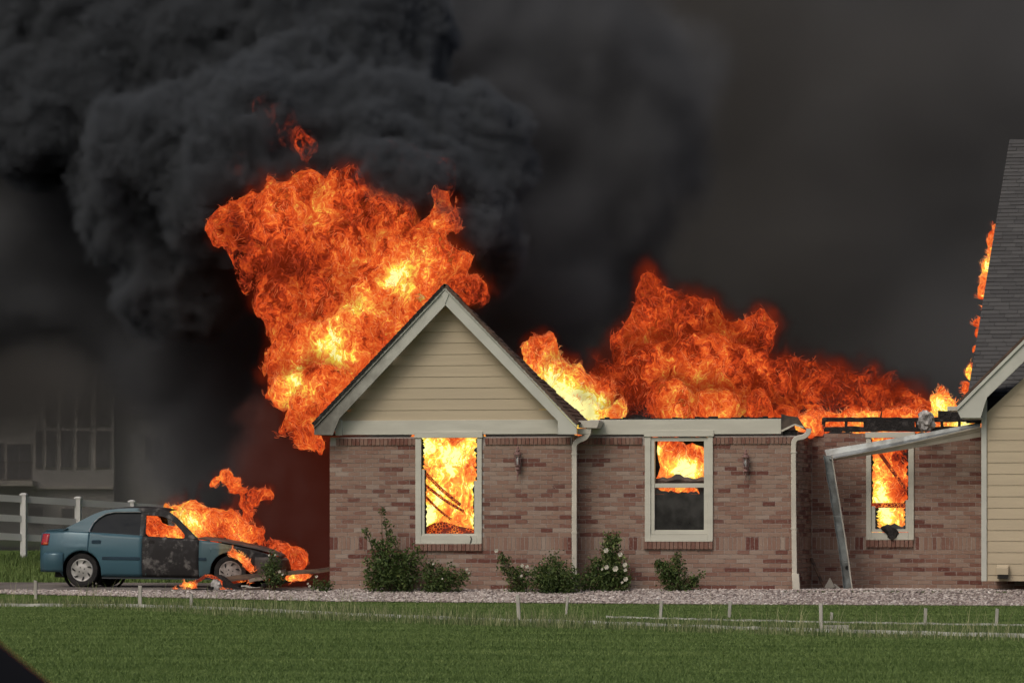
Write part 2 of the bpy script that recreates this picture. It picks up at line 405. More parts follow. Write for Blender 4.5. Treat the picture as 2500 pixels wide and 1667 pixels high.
o = obj('lawn_grass', mesh_np('lawn_grass', np.concatenate([V1, V2]), np.concatenate([F1, F2 + len(V1)]), {'rnd': np.repeat(np.clip(RNG.normal(.45, .17, n1 + n2), 0, 1), 3)}), MT['grass'], kind='stuff')
tag(o, 'short mown green lawn in front of the house', 'grass')
def reg_tall(N):
    x = RNG.uniform(-13, 11, N); a, b = np.maximum(far_line(x), s_edge(x) + .1), near_line(x)
    cl = perlin(np.stack([x * .9, x * 0, x * 0 + 4], 1)); f = RNG.uniform(0, 1, N) ** .7
    s = a + (b - a) * f; k = perlin(np.stack([x * 1.3, s * .9, 0 * x], 1)) + cl * .5
    keep = RNG.uniform(-.6, .6, N) < k + .12; return x[keep], -s[keep]
def long_blades(N, reg, hmin, hmax, wd):
    x, y = reg(N); N = len(x); h = RNG.uniform(hmin, hmax, N) * RNG.uniform(.5, 1, N); a = RNG.uniform(0, 6.28, N); a2 = RNG.uniform(0, 6.28, N); le = RNG.uniform(.05, .45, N)
    b = np.stack([x, y, gz(x, y)], 1); s = np.stack([np.cos(a), np.sin(a), 0 * a], 1) * wd
    rings = []
    for k, tt in enumerate((0, .4, .75)):
        c = b + np.stack([np.cos(a2) * le * h * tt ** 2, np.sin(a2) * le * h * tt ** 2, h * tt], 1); rings += [c - s * (1 - tt * .6), c + s * (1 - tt * .6)]
    tip = b + np.stack([np.cos(a2) * le * h, np.sin(a2) * le * h, h], 1)
    V = np.stack(rings + [tip], 1).reshape(-1, 3); base = (np.arange(N) * 7)[:, None, None]
    Fc = (np.array([[0, 1, 3], [0, 3, 2], [2, 3, 5], [2, 5, 4], [4, 5, 6]])[None] + base).reshape(-1, 3)
    return V, Fc, np.repeat(np.clip(RNG.normal(.5, .25, N), 0, 1), 7)
V, Fc, r = long_blades(26000, reg_tall, .05, .20, .005)
Vb, Fb, rb = long_blades(2600, reg_tall, .22, .52, .0035); Fc = np.concatenate([Fc, Fb + len(V)]); V = np.concatenate([V, Vb]); r = np.concatenate([r, np.clip(rb + .25, 0, 1)])
o = obj('tall_grass', mesh_np('tall_grass', V, Fc, {'rnd': r}), MT['tall'], kind='stuff'); tag(o, 'uncut pale tall grass in the strip between the edging lines', 'grass')

# ------------------------------------------------------------------ the burning house
house = root('burning_house', 'burning brick and tan siding house with a steep gable and fire through its roof', 'house', (0, 1, 0))
BH, BL, MJ = .0665, .213, .0097
singles = []      # candidate single bricks: (score, origin, udir, ndir, rnd)
ucube = None
class Wall:
    """bricks on a vertical wall: u along the wall, n out of it"""
    def __init__(s, o, ud, nd): s.o = Vector(o); s.u = Vector(ud); s.n = Vector(nd); s.V = []; s.R = []
    def brick(s, u0, u1, z0, z1, out=.0, rnd=.5, jitter=True):
        dn = out + random.uniform(-.0025, .0025) if jitter else out
        c = []
        for dd in (dn, -.05):
            for (a, b) in ((u0, z0), (u1, z0), (u1, z1), (u0, z1)): c.append(s.o + s.u * a + s.n * dd + Vector((0, 0, b)))
        s.V.append([tuple(p) for p in c]); s.R.append(rnd)
def run_rnd(state):
    """runs of dark red bricks among pinkish ones"""
    if state[0] > 0: state[0] -= 1; return random.uniform(0, .22)
    if random.random() < .085: state[0] = random.choice([0, 0, 0, 1, 1, 2]); return random.uniform(0, .22)
    return min(1, max(.28, random.gauss(.6, .19)))
def lay(wall, U0, U1, z_top, openings, soldier=True, single=False, header=True, z_bot=-.2094):
    state = [0]; z = z_bot; k = 0
    sold = (.705, .933)
    while z + BH <= z_top + .001:
        if soldier and z + BH > sold[0] + .012 and z < sold[1] - .012:
            u = U0
            while u < U1 - .02:
                u1 = min(u + BH, U1); um = (u + u1) / 2
                if not any(a - .03 < um < b + .03 and c < .82 < d + .05 for a, b, c, d in openings):
                    wall.brick(u, u1, sold[0], sold[1] - MJ, .0, run_rnd(state))
                u += BH + MJ
            z = sold[1]; k = 0; continue
        u = U0 - (0 if k % 2 else (BL + MJ) / 2)
        segs = [(U0, U1)]
        for a, b, c, d in openings:
            if z + BH > c and z < d:
                ns = []
                for p, q in segs:
                    if b <= p or a >= q: ns.append((p, q)); continue
                    if a > p: ns.append((p, a))
                    if b < q: ns.append((b, q))
                segs = ns
        while u < U1:
            rn = run_rnd(state)
            for p, q in segs:
                a, b = max(u, p), min(u + BL, q)
                if b - a > .03:
                    if single and b - a > BL - .002: singles.append((wall, a, z, rn))
                    else: wall.brick(a, b, z, z + BH, 0, rn)
            u += BL + MJ
        z += BH + MJ; k += 1
    if header:
        u = U0 + header_in
        while u < U1 - .05:
            if not any(a - .02 < u + .03 < b + .02 for a, b, c, d in openings):
                wall.brick(u, u + .062, z + .002, z + .002 + .118, .022, random.uniform(.18, .5))
            u += .0725
    return z
header_in = .12
BF = np.array([[0, 1, 2, 3], [0, 4, 5, 1], [1, 5, 6, 2], [2, 6, 7, 3], [3, 7, 4, 0]])
def finish_wall(wall, parent):
    V = np.array(wall.V).reshape(-1, 3); n = len(wall.V)
    Fc = (BF[None] + (np.arange(n) * 8)[:, None, None]).reshape(-1, 4)
    me = mesh_np('brick', V, Fc, {'rnd': np.repeat(wall.R, 8)})
    bm = bmesh.new(); bm.from_mesh(me); bmesh.ops.recalc_face_normals(bm, faces=bm.faces); bm.to_mesh(me); bm.free()
    return obj('brick', me, MT['brick'], parent, kind='stuff')
Y1, Y2, Y3 = 0.0, .35, 2.25
XA, XB, XC, XD = PX(805, Y1), PX(1397, Y1), PX(1944, Y2), PX(2470, Y3)
def opening(px0, px1, py0, py1, Y):
    a = P(px0, py0, Y); b = P(px1, py1, Y); return (a.x, b.x, b.z, a.z)
W1 = opening(1015, 1177, 1054, 1325, Y1); W2 = opening(1575, 1741, 1051, 1320.5, Y2); W3 = opening(2115, 2232, 1055, 1316, Y3)
ZT = 2.545
def core(name, x0, x1, y, thick, z1, op):
    m = MB(); a, b, c, d = op; i = .05
    m.box(x0, a + i, y, y + thick, -.2, z1); m.box(b - i, x1, y, y + thick, -.2, z1); m.box(a + i, b - i, y, y + thick, -.2, c + i)
    return obj(name, m, MT['mortar'], house)
g_wall = core('garage_wall', XA + .004, XB - .004, Y1 + .007, .2, 2.68, W1)
m_wall = core('middle_wall', XB - .3, XC - .016, Y2 + .007, .2, 2.68, W2)
r_wall = obj('return_wall', MB().box(XC - .2, XC - .012, Y2 + .213, Y3 + .2, -.25, 2.75), MT['mortar'], house)
k_wall = core('recessed_wall', XC - .01, XD + 2, Y3 + .007, .2, 2.75, W3)
def sill_bricks(wall, a, b, ztop, u_off):
    u = a
    while u < b - .03:
        wall.brick(u - u_off, min(u + .066, b) - u_off, ztop - .125, ztop, .045, random.uniform(.22, .42)); u += .076
wl = Wall((XA, Y1, 0), (1, 0, 0), (0, -1, 0)); lay(wl, 0, XB - XA, ZT, [tuple(np.array(W1) - [XA, XA, 0, 0])], single=True)
sill_bricks(wl, W1[0], W1[1], W1[2] - .012, XA)
header_in = 0.0
wl2 = Wall((XB - .05, Y2, 0), (1, 0, 0), (0, -1, 0)); lay(wl2, 0, XC - XB + .05, ZT, [tuple(np.array(W2) - [XB - .05, XB - .05, 0, 0])], single=True)
sill_bricks(wl2, W2[0] - .015, W2[1], W2[2] - .012, XB - .05)
wl3 = Wall((XC, Y2 + .06, 0), (0, 1, 0), (1, 0, 0)); lay(wl3, 0, Y3 - Y2 - .06, 2.77, [], header=False)
wl4 = Wall((XC, Y3, 0), (1, 0, 0), (0, -1, 0)); lay(wl4, 0.012, XD - XC + 1.6, 2.77, [tuple(np.array(W3) - [XC, XC, 0, 0])], header=False)
sill_bricks(wl4, W3[0], W3[1], W3[2] - .012, XC)
# 300 bricks of the two front walls as objects of their own, the rest joined
singles.sort(key=lambda q: -(q[0].o.x + q[1]) - (0 if q[2] < .7 else .6))
bm_var = []
for k in range(16):
    rv = [.05, .12, .18, .32, .42, .48, .53, .57, .61, .65, .69, .73, .77, .82, .88, .96][k]
    V = [(a, -b * .05, c) for b in (0, 1) for (a, c) in ((0, 0), (BL, 0), (BL, BH), (0, BH))]
    V = [(x, -y + (0 if False else 0), z) for x, y, z in V]
    me = mesh_np('brick', V, BF, {'rnd': [rv] * 8})
    bm = bmesh.new(); bm.from_mesh(me); bmesh.ops.recalc_face_normals(bm, faces=bm.faces); bm.to_mesh(me); bm.free()
    me.materials.append(MT['brick']); bm_var.append((rv, me))
for i, (wall, a, z, rn) in enumerate(singles):
    if i < 300:
        me = min(bm_var, key=lambda q: abs(q[0] - rn))[1]; par = g_wall if wall is wl else m_wall
        o = bpy.data.objects.new('brick', me); COL.objects.link(o); o.parent = par
        p = wall.o + wall.u * a + Vector((0, -random.uniform(-.0025, .0025), z)); o.location = p - house.location * 0
        o.matrix_parent_inverse = par.matrix_parent_inverse.inverted() @ Matrix.Identity(4) if False else Matrix.Identity(4); WM[o] = Matrix.Translation(p)
    else: wall.brick(a, a + BL, z, z + BH, 0, rn)
for wall, par in ((wl, g_wall), (wl2, m_wall), (wl3, r_wall), (wl4, k_wall)): finish_wall(wall, par)
# back and side walls, dark burnt rooms inside
def inner(*q): obj('inner_wall', MB().box(*q), MT['char'], house)
inner(XA, XA + .15, .22, 1.2, -.2, 2.6); inner(XA, XA + .15, 5.5, 7, -.2, 2.6); inner(XA, XC, 6.9, 7.05, -.2, 2.6); inner(XB + .2, XB + .3, .6, 6.9, -.2, 2.6); inner(XC, XD + 2, 6.0, 6.1, -.2, 2.55)
inner(1.2, XC - .2, 2.2, 2.3, -.2, 2.6)


def window(op, px, py, Y, charred=False):
    """px: (outer l, trim inner l, trim inner r, outer r); py: (head top, head bottom, sill top, sill bottom)"""
    z = [PZ(px[0], q, Y) for q in py]; x = [PX(q, Y) for q in px]
    tm = MB(); yf = Y - .035
    tm.box(x[0], x[1], yf, Y + .06, z[3], z[1]); tm.box(x[2], x[3], yf, Y + .06, z[3], z[1])
    tm.box(x[0] - .012, x[3] + .018, yf - .02, Y + .06, z[1] + .001, z[0]); tm.box(x[1] + .001, x[2] - .001, yf, Y + .06, z[3], z[2])
    tm.box(x[0] + .004, x[3] - .004, yf - .012, Y + .02, z[3] - .018, z[3] - .001)
    return obj('window', tm, MT['trim'], house, bevel=.004), x, z
win1, x1, z1 = window(W1, (1015, 1029, 1165.5, 1177), (1054, 1069, 1306, 1325), Y1)
def jagged(mb, xa, za, zb, side, Y, w=.03):
    mb = MB(); n = 26; pts = []
    for i in range(n + 1):
        zz = za + (zb - za) * i / n; pts.append((xa + side * max(.006, w * (random.random() ** 1.3) + (.02 if random.random() < .12 else 0)), zz))
    for i in range(n):
        (a, p), (b, q) = pts[i], pts[i + 1]
        mb.prism([(xa - side * .001, Y, p), (a, Y, p), (b, Y, q), (xa - side * .001, Y, q)], [(xa - side * .001, Y + .05, p), (a, Y + .05, p), (b, Y + .05, q), (xa - side * .001, Y + .05, q)])
    me = mb.mesh('burnt_frame_edge'); bm = bmesh.new(); bm.from_mesh(me); bmesh.ops.remove_doubles(bm, verts=bm.verts, dist=1e-5); bm.to_mesh(me); bm.free(); obj('burnt_frame_edge', me, MT['char'], win3 if Y > 1 else win1)
fr = MB(); fr.box(x1[1] + .001, x1[1] + .055, Y1 - .005, Y1 + .09, z1[2], z1[2] + 1.15); fr.box(x1[2] - .055, x1[2] - .001, Y1 - .005, Y1 + .09, z1[2], z1[2] + .95); fr.box(x1[1] + .056, x1[2] - .056, Y1 - .005, Y1 + .09, z1[2], z1[2] + .028)
obj('window_frame', fr, MT['trim'], win1)
jagged(None, x1[1] + .056, z1[2] + .03, z1[2] + 1.14, 1, Y1 + .02); jagged(None, x1[2] - .056, z1[2] + .03, z1[2] + .94, -1, Y1 + .02); jagged(None, x1[1] + .002, z1[2] + 1.16, z1[1] - .02, 1, Y1 + .02, .05); jagged(None, x1[2] - .002, z1[2] + .96, z1[1] - .02, -1, Y1 + .02, .05)

hs = MB(); c = P(1149, 1308, Y1 - .045); hs.tube([c, c + Vector((.012, -.004, -.05)), c + Vector((-.012, 0, -.13))], .008, 6); obj('hanging_seal', hs, MT['black'], win1)
# middle window: double hung
win2, x2, z2 = window(W2, (1575, 1589, 1728, 1741), (1051, 1066, 1304.5, 1319), Y2)
def frame_rect(mb, px0, px1, py0, py1, wpx, Y, y0, y1):
    a, b = PX(px0, Y), PX(px1, Y); zt, zb = PZ(px0, py0, Y), PZ(px0, py1, Y); q = wpx / 140
    mb.box(a, a + q, y0, y1, zb, zt); mb.box(b - q, b, y0, y1, zb, zt); mb.box(a + q + .0005, b - q - .0005, y0, y1, zt - q, zt); mb.box(a + q + .0005, b - q - .0005, y0, y1, zb, zb + q)
fr = MB(); frame_rect(fr, 1589.3, 1727.7, 1068, 1304, 9, Y2, Y2 - .012, Y2 + .08)
obj('window_frame', fr, MT['trim'], win2, bevel=.003)
fr = MB(); a, b = PX(1598.3, Y2), PX(1719, Y2); fr.box(a, b, Y2 + .004, Y2 + .07, PZ(1600, 1190, Y2), PZ(1600, 1179.5, Y2)); fr.box(a, b, Y2 + .02, Y2 + .07, PZ(1600, 1300, Y2), PZ(1600, 1293, Y2)); obj('window_sash', fr, MT['trim'], win2, bevel=.003)
pn = MB(); pn.box(a + .001, b - .001, Y2 + .045, Y2 + .05, PZ(1600, 1292, Y2), PZ(1600, 1206, Y2)); obj('pane', pn, MT['glass_soot'], win2)
# ragged top of the broken lower pane
rg = MB(); n = 18; za, zb = PZ(1600, 1206, Y2), PZ(1600, 1190, Y2); pts = []
for i in range(n + 1): pts.append((a + .001 + (b - a - .002) * i / n, za + (zb - za) * max(.02, min(.98, random.random() * .55 + (.45 if i < 3 else 0)))))
for i in range(n): rg.prism([(pts[i][0], Y2 + .045, za + .001), (pts[i + 1][0], Y2 + .045, za + .001), (pts[i + 1][0], Y2 + .045, pts[i + 1][1]), (pts[i][0], Y2 + .045, pts[i][1])], [(pts[i][0], Y2 + .05, za + .001), (pts[i + 1][0], Y2 + .05, za + .001), (pts[i + 1][0], Y2 + .05, pts[i + 1][1]), (pts[i][0], Y2 + .05, pts[i][1])])
obj('pane', rg, MT['glass_soot'], win2, label='broken ragged upper edge of sooted glass')
# sagging soot-black blind remains behind the upper sash
sg = MB(); rows = []
for i in range(13):
    u = i / 12; top = [1168, 1166, 1165, 1167, 1163, 1158, 1157, 1163, 1166, 1168, 1167, 1165, 1164][i]
    rows.append([P(1598 + 124 * u, top + 1.5 * math.sin(i * 2.1), Y2 + .16), P(1598 + 124 * u, (top + 1182) / 2, Y2 + .11 + .02 * math.sin(i)), P(1598 + 124 * u, 1184, Y2 + .15)])
sg.grid(rows); o = obj('sagging_blind', sg, mat('scorched_blind', (.13, .09, .075), (.06, .05, .045), 5), win2); o.modifiers.new('t', 'SOLIDIFY').thickness = .01
for (p, q) in (([(1597, 1076), (1606, 1076), (1604, 1100), (1607, 1120), (1612, 1140), (1606, 1160), (1597, 1176)], None), ([(1640, 1075), (1722, 1075), (1722, 1100), (1716, 1090), (1700, 1086), (1690, 1080), (1676, 1086), (1668, 1079)], None)):
    m = MB(); A = [P(x, y, Y2 + .2) for x, y in p]; B = [P(x, y, Y2 + .23) for x, y in p]; m.prism(A, B); obj('burnt_curtain', m, MT['char'], win2)
# recessed window
win3, x3, z3 = window(W3, (2115, 2127, 2218, 2231.5), (1055, 1069, 1299, 1315), Y3)
fr = MB(); a, b = PX(2127, Y3) + .001, PX(2218, Y3) - .001
fr.box(a, a + .07, Y3, Y3 + .08, PZ(2127, 1298, Y3), PZ(2127, 1235, Y3)); fr.box(b - .05, b, Y3, Y3 + .08, PZ(2127, 1298, Y3), PZ(2127, 1220, Y3)); fr.box(a + .0705, b - .0505, Y3, Y3 + .08, PZ(2127, 1298, Y3), PZ(2127, 1291, Y3)); obj('window_frame', fr, MT['trim'], win3)
jagged(None, a + .071, PZ(2127, 1290, Y3), PZ(2127, 1236, Y3), 1, Y3 + .02, .06); jagged(None, b - .051, PZ(2127, 1290, Y3), PZ(2127, 1222, Y3), -1, Y3 + .02); jagged(None, a + .001, PZ(2127, 1234, Y3), PZ(2127, 1072, Y3), 1, Y3 + .02); jagged(None, b - .001, PZ(2127, 1219, Y3), PZ(2127, 1072, Y3), -1, Y3 + .02)
m = MB(); m.box(a, b, Y3 + .01, Y3 + .07, PZ(2127, 1239, Y3), PZ(2127, 1227, Y3)); obj('charred_sash_rail', m, MT['ember'], win3)
m = MB(); rows = []
for i in range(9):
    u = i / 8; tp = [1282, 1289, 1284, 1279, 1281, 1277, 1282, 1286, 1280][i]; rows.append([P(2139 + 72 * u, tp, Y3 + .06), P(2139 + 72 * u, 1293, Y3 + .05)])
m.grid(rows); o = obj('pane', m, MT['glass_soot'], win3); o.modifiers.new('t', 'SOLIDIFY').thickness = .006
m = MB(); rows = []                                            # melted black drip over the sill
prof = [(2163, 1286, 6), (2164, 1290, 12), (2168, 1295, 19), (2173, 1300, 18), (2177, 1305, 16), (2178, 1310, 13), (2178, 1315, 10), (2178, 1318, 5)]
for (x, y, hw) in prof: rows.append([P(x + hw * k / 4 + random.uniform(-2, 2), y - 4 * (abs(k) / 4), Y3 - .045 - .05 * (1 - (k / 4) ** 2)) for k in range(-4, 5)])
m.grid(rows); o = obj('melted_drip', m, MT['char'], win3, smooth=True); o.modifiers.new('t', 'SOLIDIFY').thickness = .03

# gable front: siding boards, frieze, rakes, roof
YR = -.30
gable = obj('gable_wall', MB().prism([P(822, 1060, .02), P(1366, 1060, .02), P(1087, 735, .02)], [(P(822, 1060, .02) + Vector((0, .08, 0))), (P(1366, 1060, .02) + Vector((0, .08, 0))), (P(1087, 735, .02) + Vector((0, .08, 0)))]), MT['siding'], house)
def lap_board(A, B, C, D, Y, t=.013):
    """A,B bottom left/right, D,C top left/right; the lower edge stands proud"""
    return MB().prism([Vector((A[0], Y - t, A[1])), Vector((B[0], Y - t, B[1])), Vector((C[0], Y - .004, C[1])), Vector((D[0], Y - .004, D[1]))],
                      [Vector((A[0], Y + .012, A[1])), Vector((B[0], Y + .012, B[1])), Vector((C[0], Y + .012, C[1])), Vector((D[0], Y + .012, D[1]))])
gl0, gr0, ga = P(815, 1030, 0), P(1372, 1030, 0), P(1087, 728, 0)
ys = [1030] + [660 + q / 3.095 for q in (1054, 971, 887, 803, 718, 634, 548, 464, 380, 290)] + [736]
zb = [PZ(1087, y, 0) for y in ys]
for i in range(len(zb) - 1):
    def xl(z): return gl0.x + (ga.x - gl0.x) * (z - gl0.z) / (ga.z - gl0.z)
    def xr(z): return gr0.x + (ga.x - gr0.x) * (z - gr0.z) / (ga.z - gr0.z)
    a, b = zb[i], zb[i + 1] - .003
    obj('siding_board', lap_board((xl(a), a), (xr(a), a), (xr(b), b), (xl(b), b), 0.012), MT['siding'], gable)
fz = MB(); p, q = P(818, 1061.5, -.03), P(1364, 1024, -.03); fz.box(p.x, q.x, -.03, .02, p.z, q.z); obj('frieze_board', fz, MT['trim'], house, bevel=.004)
fl = MB(); a = P(800, 1064, -.035); b = P(1372, 1061, -.035); fl.box(a.x, b.x, -.02, .02, a.z, b.z - .002); obj('flashing', fl, MT['trim'], house)
def board(pts, y0, y1, nm, m, par=house, bev=.004):
    return obj(nm, MB().prism([P(x, y, YR) + Vector((0, y0, 0)) for x, y in pts], [P(x, y, YR) + Vector((0, y1, 0)) for x, y in pts]), m, par, bevel=bev)
t = NT('soot_stained_rake'); co = t.coords(); sx = t.n('ShaderNodeSeparateXYZ', {0: co}); n = t.noise(co, 4, 5)
f = t.rng(t.mth('ADD', sx.outputs[0], t.mth('MULTIPLY', t.mth('SUBTRACT', n, .5), 2.2)), -1.1, -3.7)
MT['rake_soot'] = t.done(t.bsdf(t.mix(t.mth('MULTIPLY', f, .85), (.54, .555, .50), (.07, .06, .05)), .6))
rk = board([(1087, 708), (1087, 745), (829, 1021), (812, 1062), (767, 1061), (767, 1047)], 0, .03, 'rake_board', MT['rake_soot'])
rk2 = board([(1087.3, 708), (1408, 1044), (1408, 1060), (1362, 1060), (1362, 1028), (1087.3, 745)], 0, .03, 'rake_board', MT['trim_cool'])
board([(1087, 697), (1087, 707.6), (767, 1046), (767, 1035)], -.03, .04, 'rake_trim', MT['rake_soot'], rk)
board([(1087.3, 697), (1409, 1033), (1409, 1043), (1087.3, 707.6)], -.03, .04, 'rake_trim', MT['trim_cool'], rk2)
board([(1078, 719), (1087, 709), (1096, 719), (1087, 742)], -.016, -.001, 'peak_block', MT['trim_cool'], rk2)
board([(812, 1026), (822, 1022), (827, 1026), (827, 1062), (812, 1062)], .2, .31, 'corner_block', MT['trim_cool'])
# roof slabs under the shingles, burnt off raggedly towards the back
def roof_side(apex, eave, depth_fn, nm, m, lift=.03):
    A, E = P(*apex, YR), P(*eave, YR); mb = MB(); n = 34
    for i in range(n):
        for c in range(8):
            u0, u1 = i / n, (i + 1) / n; yd = depth_fn((u0 + u1) / 2); w0 = YR - .05
            y0 = w0 + c * .26 - (i % 2) * .13; y1 = y0 + .25
            y0 = max(y0, w0)
            if y0 > w0 + yd: break
            y1 = min(y1, w0 + yd + random.uniform(-.08, .05))
            if y1 - y0 < .03: continue
            p, q = A.lerp(E, u0), A.lerp(E, u1); up = Vector((-(E - A).z, 0, (E - A).x)).normalized() * (1 if E.x > A.x else -1)
            if up.z < 0: up = -up
            a0, a1 = p + up * lift * .4, q + up * (lift * .62 + random.uniform(0, .008)); l = up * .05
            mb.prism([(a0.x, y0, a0.z), (a1.x, y0, a1.z), (a1.x - l.x, y0, a1.z - l.z), (a0.x - l.x, y0, a0.z - l.z)], [(a0.x, y1, a0.z), (a1.x, y1, a1.z), (a1.x - l.x, y1, a1.z - l.z), (a0.x - l.x, y1, a0.z - l.z)])
    return obj('shingle', mb, m, house, kind='stuff', label=nm)
roof_side((1087, 694), (1412, 1034), lambda u: .16 + 1.15 * u ** 2.2 + .10 * math.sin(u * 37) * u, 'brown shingles of the right gable slope, burnt away ragged', MT['shingle_brown'])
roof_side((1087, 694), (764, 1035), lambda u: .30 + .1 * math.sin(u * 25), 'scorched shingles of the left gable slope', MT['char'])
sf = MB(); sf.box(PX(767, YR), XA - .001, YR + .035, .6, PZ(790, 1061, YR), PZ(790, 1061, YR) + .04); obj('soffit', sf, MT['char'], house)
# gutter return, downspouts
gt = MB(); a = P(1410, 1060, .0); b = P(1462, 1026, .0)
gz0, gz1 = PZ(1440, 1045, -.12), PZ(1440, 1026, -.12)
xa, xb = PX(1412, -.12), PX(1462, -.12)
prof = [(0, 0), (.09, 0), (.105, .05), (.13, .085), (.13, .125), (0, .125)]
gt.prism([(xa, -.12, gz0 + .01), (xb - .04, -.12, gz0), (xb - .015, -.12, gz0 + .05), (xb, -.12, gz1 - .035), (xb, -.12, gz1), (xa, -.12, gz1)], [(xa, .3, gz0 + .01), (xb - .04, .3, gz0), (xb - .015, .3, gz0 + .05), (xb, .3, gz1 - .035), (xb, .3, gz1), (xa, .3, gz1)])
gut = obj('gutter', gt, MT['gutter'], house, bevel=.004)
sfx = MB(); sfx.box(PX(1409, -.1), PX(1436, -.1), -.1, .3, PZ(1420, 1060, -.1), gz0 - .004); obj('soffit_box', sfx, MT['gutter'], house, bevel=.004)
def pipe(pts, wd, dp, nm, par, m, bev=.012):
    """square-section pipe through (X,Y,Z) points, lying in planes of constant Y"""
    mb = MB(); pts = [Vector(p) for p in pts]; rings = []
    for i, p in enumerate(pts):
        d = (pts[min(i + 1, len(pts) - 1)] - pts[max(i - 1, 0)]).normalized(); s = Vector((-d.z, 0, d.x)).normalized() * wd / 2; n = Vector((0, dp / 2, 0))
        rings.append([p + s - n, p + s + n, p - s + n, p - s - n])
    rows = [r + [r[0]] for r in rings]; mb.grid(rows); mb.poly(rings[0]); mb.poly(rings[-1][::-1]); return obj(nm, mb, m, par, bevel=bev, smooth=True)
def curve(pts, k=6):
    out = []; pts = [Vector(p) for p in pts]
    for i in range(len(pts) - 1):
        p0, p1, p2, p3 = pts[max(i - 1, 0)], pts[i], pts[i + 1], pts[min(i + 2, len(pts) - 1)]
        for j in range(k):
            t = j / k; out.append(.5 * ((2 * p1) + (p2 - p0) * t + (2 * p0 - 5 * p1 + 4 * p2 - p3) * t * t + (3 * p1 - p0 - 3 * p2 + p3) * t ** 3))
    return out + [pts[-1]]
yd = Y2 - .09
yd, yd_ = -.06, yd
ds = pipe(curve([P(1438, 1042, yd), P(1437, 1056, yd), P(1429, 1068, yd), P(1413, 1075, yd), P(1404, 1084, yd), P(1402.5, 1100, yd), P(1402.5, 1130, yd)]) + [P(1402.5, 1300, yd), P(1403, 1444, yd)], .085, .07, 'downspout', house, MT['gutter'])
for py in (1108, 1300): m = MB(); c = P(1402.5, py, yd); m.box(c.x - .05, c.x + .05, c.y - .042, c.y + .09, c.z - .012, c.z + .012); obj('strap', m, MT['gutter'], ds)
m = MB(); c = P(1437, 1040, yd); m.tube([c + Vector((0, 0, .04)), c - Vector((0, 0, .03))], .045, 10); obj('outlet', m, MT['gutter'], ds)
yd = yd_
ds2 = pipe(curve([P(1975, 1046, yd), P(1973, 1056, yd), P(1963, 1065, yd), P(1947, 1069, yd), P(1939, 1077, yd), P(1937.5, 1092, yd), P(1937.5, 1120, yd)]) + [P(1938, 1250, yd), P(1940, 1402, yd)], .085, .07, 'downspout', house, MT['gutter'])
pipe([P(1942, 1400, yd - .01), P(1945, 1447, yd - .03)], .125, .09, 'downspout_boot', ds2, MT['gutter'])
for py in (1104, 1290): m = MB(); c = P(1938, py, yd); m.box(c.x - .05, c.x + .05, c.y - .042, c.y + .09, c.z - .012, c.z + .012); obj('strap', m, MT['gutter'], ds2)
# middle frieze with a charred top edge, torn end
m = MB(); a, b = P(1440, 1061, Y2 - .035), P(1907, 1022, Y2 - .035); m.box(a.x, b.x, Y2 - .035, Y2 + .03, a.z, b.z); obj('frieze_board', m, MT['trim'], house, bevel=.004)
m = MB(); n = 40
for i in range(n):
    x0 = a.x + .18 + (b.x - a.x - .18) * i / n; x1 = a.x + .18 + (b.x - a.x - .18) * (i + 1) / n; h = .008 + .03 * random.random() ** 2
    m.box(x0, x1 - .0005, Y2 - .03, Y2 + .05, b.z + .001, b.z + .012 + h)
obj('charred_roof_edge', m, MT['char'], house)
m = MB(); m.prism([P(x, y, Y2 - .06) for x, y in ((1907, 1010), (1925, 1015), (1948, 1018), (1962, 1040), (1972, 1052), (1940, 1036), (1912, 1050), (1908, 1060))], [P(x, y, Y2 + .0) for x, y in ((1907, 1010), (1925, 1015), (1948, 1018), (1962, 1040), (1972, 1052), (1940, 1036), (1912, 1050), (1908, 1060))])
obj('torn_eave_end', m, mat('burnt_eave', (.10, .075, .06), (.035, .03, .028), 6), house)
m = MB(); m.beam(P(1908, 1052, Y2 - .09), P(1940, 1036, Y2 - .12), .01, .03); m.beam(P(1940, 1036, Y2 - .12), P(1962, 1043, Y2 - .1), .01, .03); obj('bent_drip_edge', m, MT['gutter'], house)
m = MB(); m.box(PX(1911, Y2), XC, Y2 + .02, Y2 + .2, 2.62, PZ(1920, 1050, Y2)); obj('charred_plate', m, MT['char'], house)
# burnt beams over the recessed wall
yb = Y3 - .02
def hbeam(px0, px1, py0, py1, nm, y=yb, m_=None, dpt=.09):
    mb = MB(); n = max(3, int((px1 - px0) / 16)); rows = []
    for i in range(n + 1):
        x = px0 + (px1 - px0) * i / n; j = random.uniform(-1.2, 1.2); q = random.uniform(-1.2, 1.2); A = P(x, py0 + j, y); B = P(x, py1 + q, y)
        rows.append([A, B, B + Vector((0, dpt, 0)), A + Vector((0, dpt, 0)), A])
    mb.grid(rows); mb.poly(rows[0][:4]); mb.poly(rows[-1][:4]); return obj(nm, mb, m_ or MT['char'], house)
hbeam(1990, 2385, 1041, 1053, 'charred_beam'); hbeam(2010, 2370, 1019, 1029, 'charred_beam', yb + .1)
hbeam(2114, 2232, 1028, 1042, 'charred_panel', yb + .03)
for px in (1988, 2008, 2012, 2065, 2112, 2240, 2300, 2342): m = MB(); m.beam(P(px, 1052, yb + .14), P(px + random.uniform(-3, 3), 1020, yb + .14), .06, .045); obj('charred_stud', m, MT['char'], house)
m = MB(); m.beam(P(2150, 1020, yb + .2), P(2153, 1003, yb + .2), .03, .03, tw=.5); obj('charred_stud', m, MT['char'], house)
hbeam(2290, 2395, 1003, 1020, 'charred_rafter_tail', yb - .3)
m = MB(); m.box(XC + .001, PX(2000, Y3), Y3 - .15, Y3 + .2, 2.775, 2.81); obj('charred_plate', m, MT['char'], house)
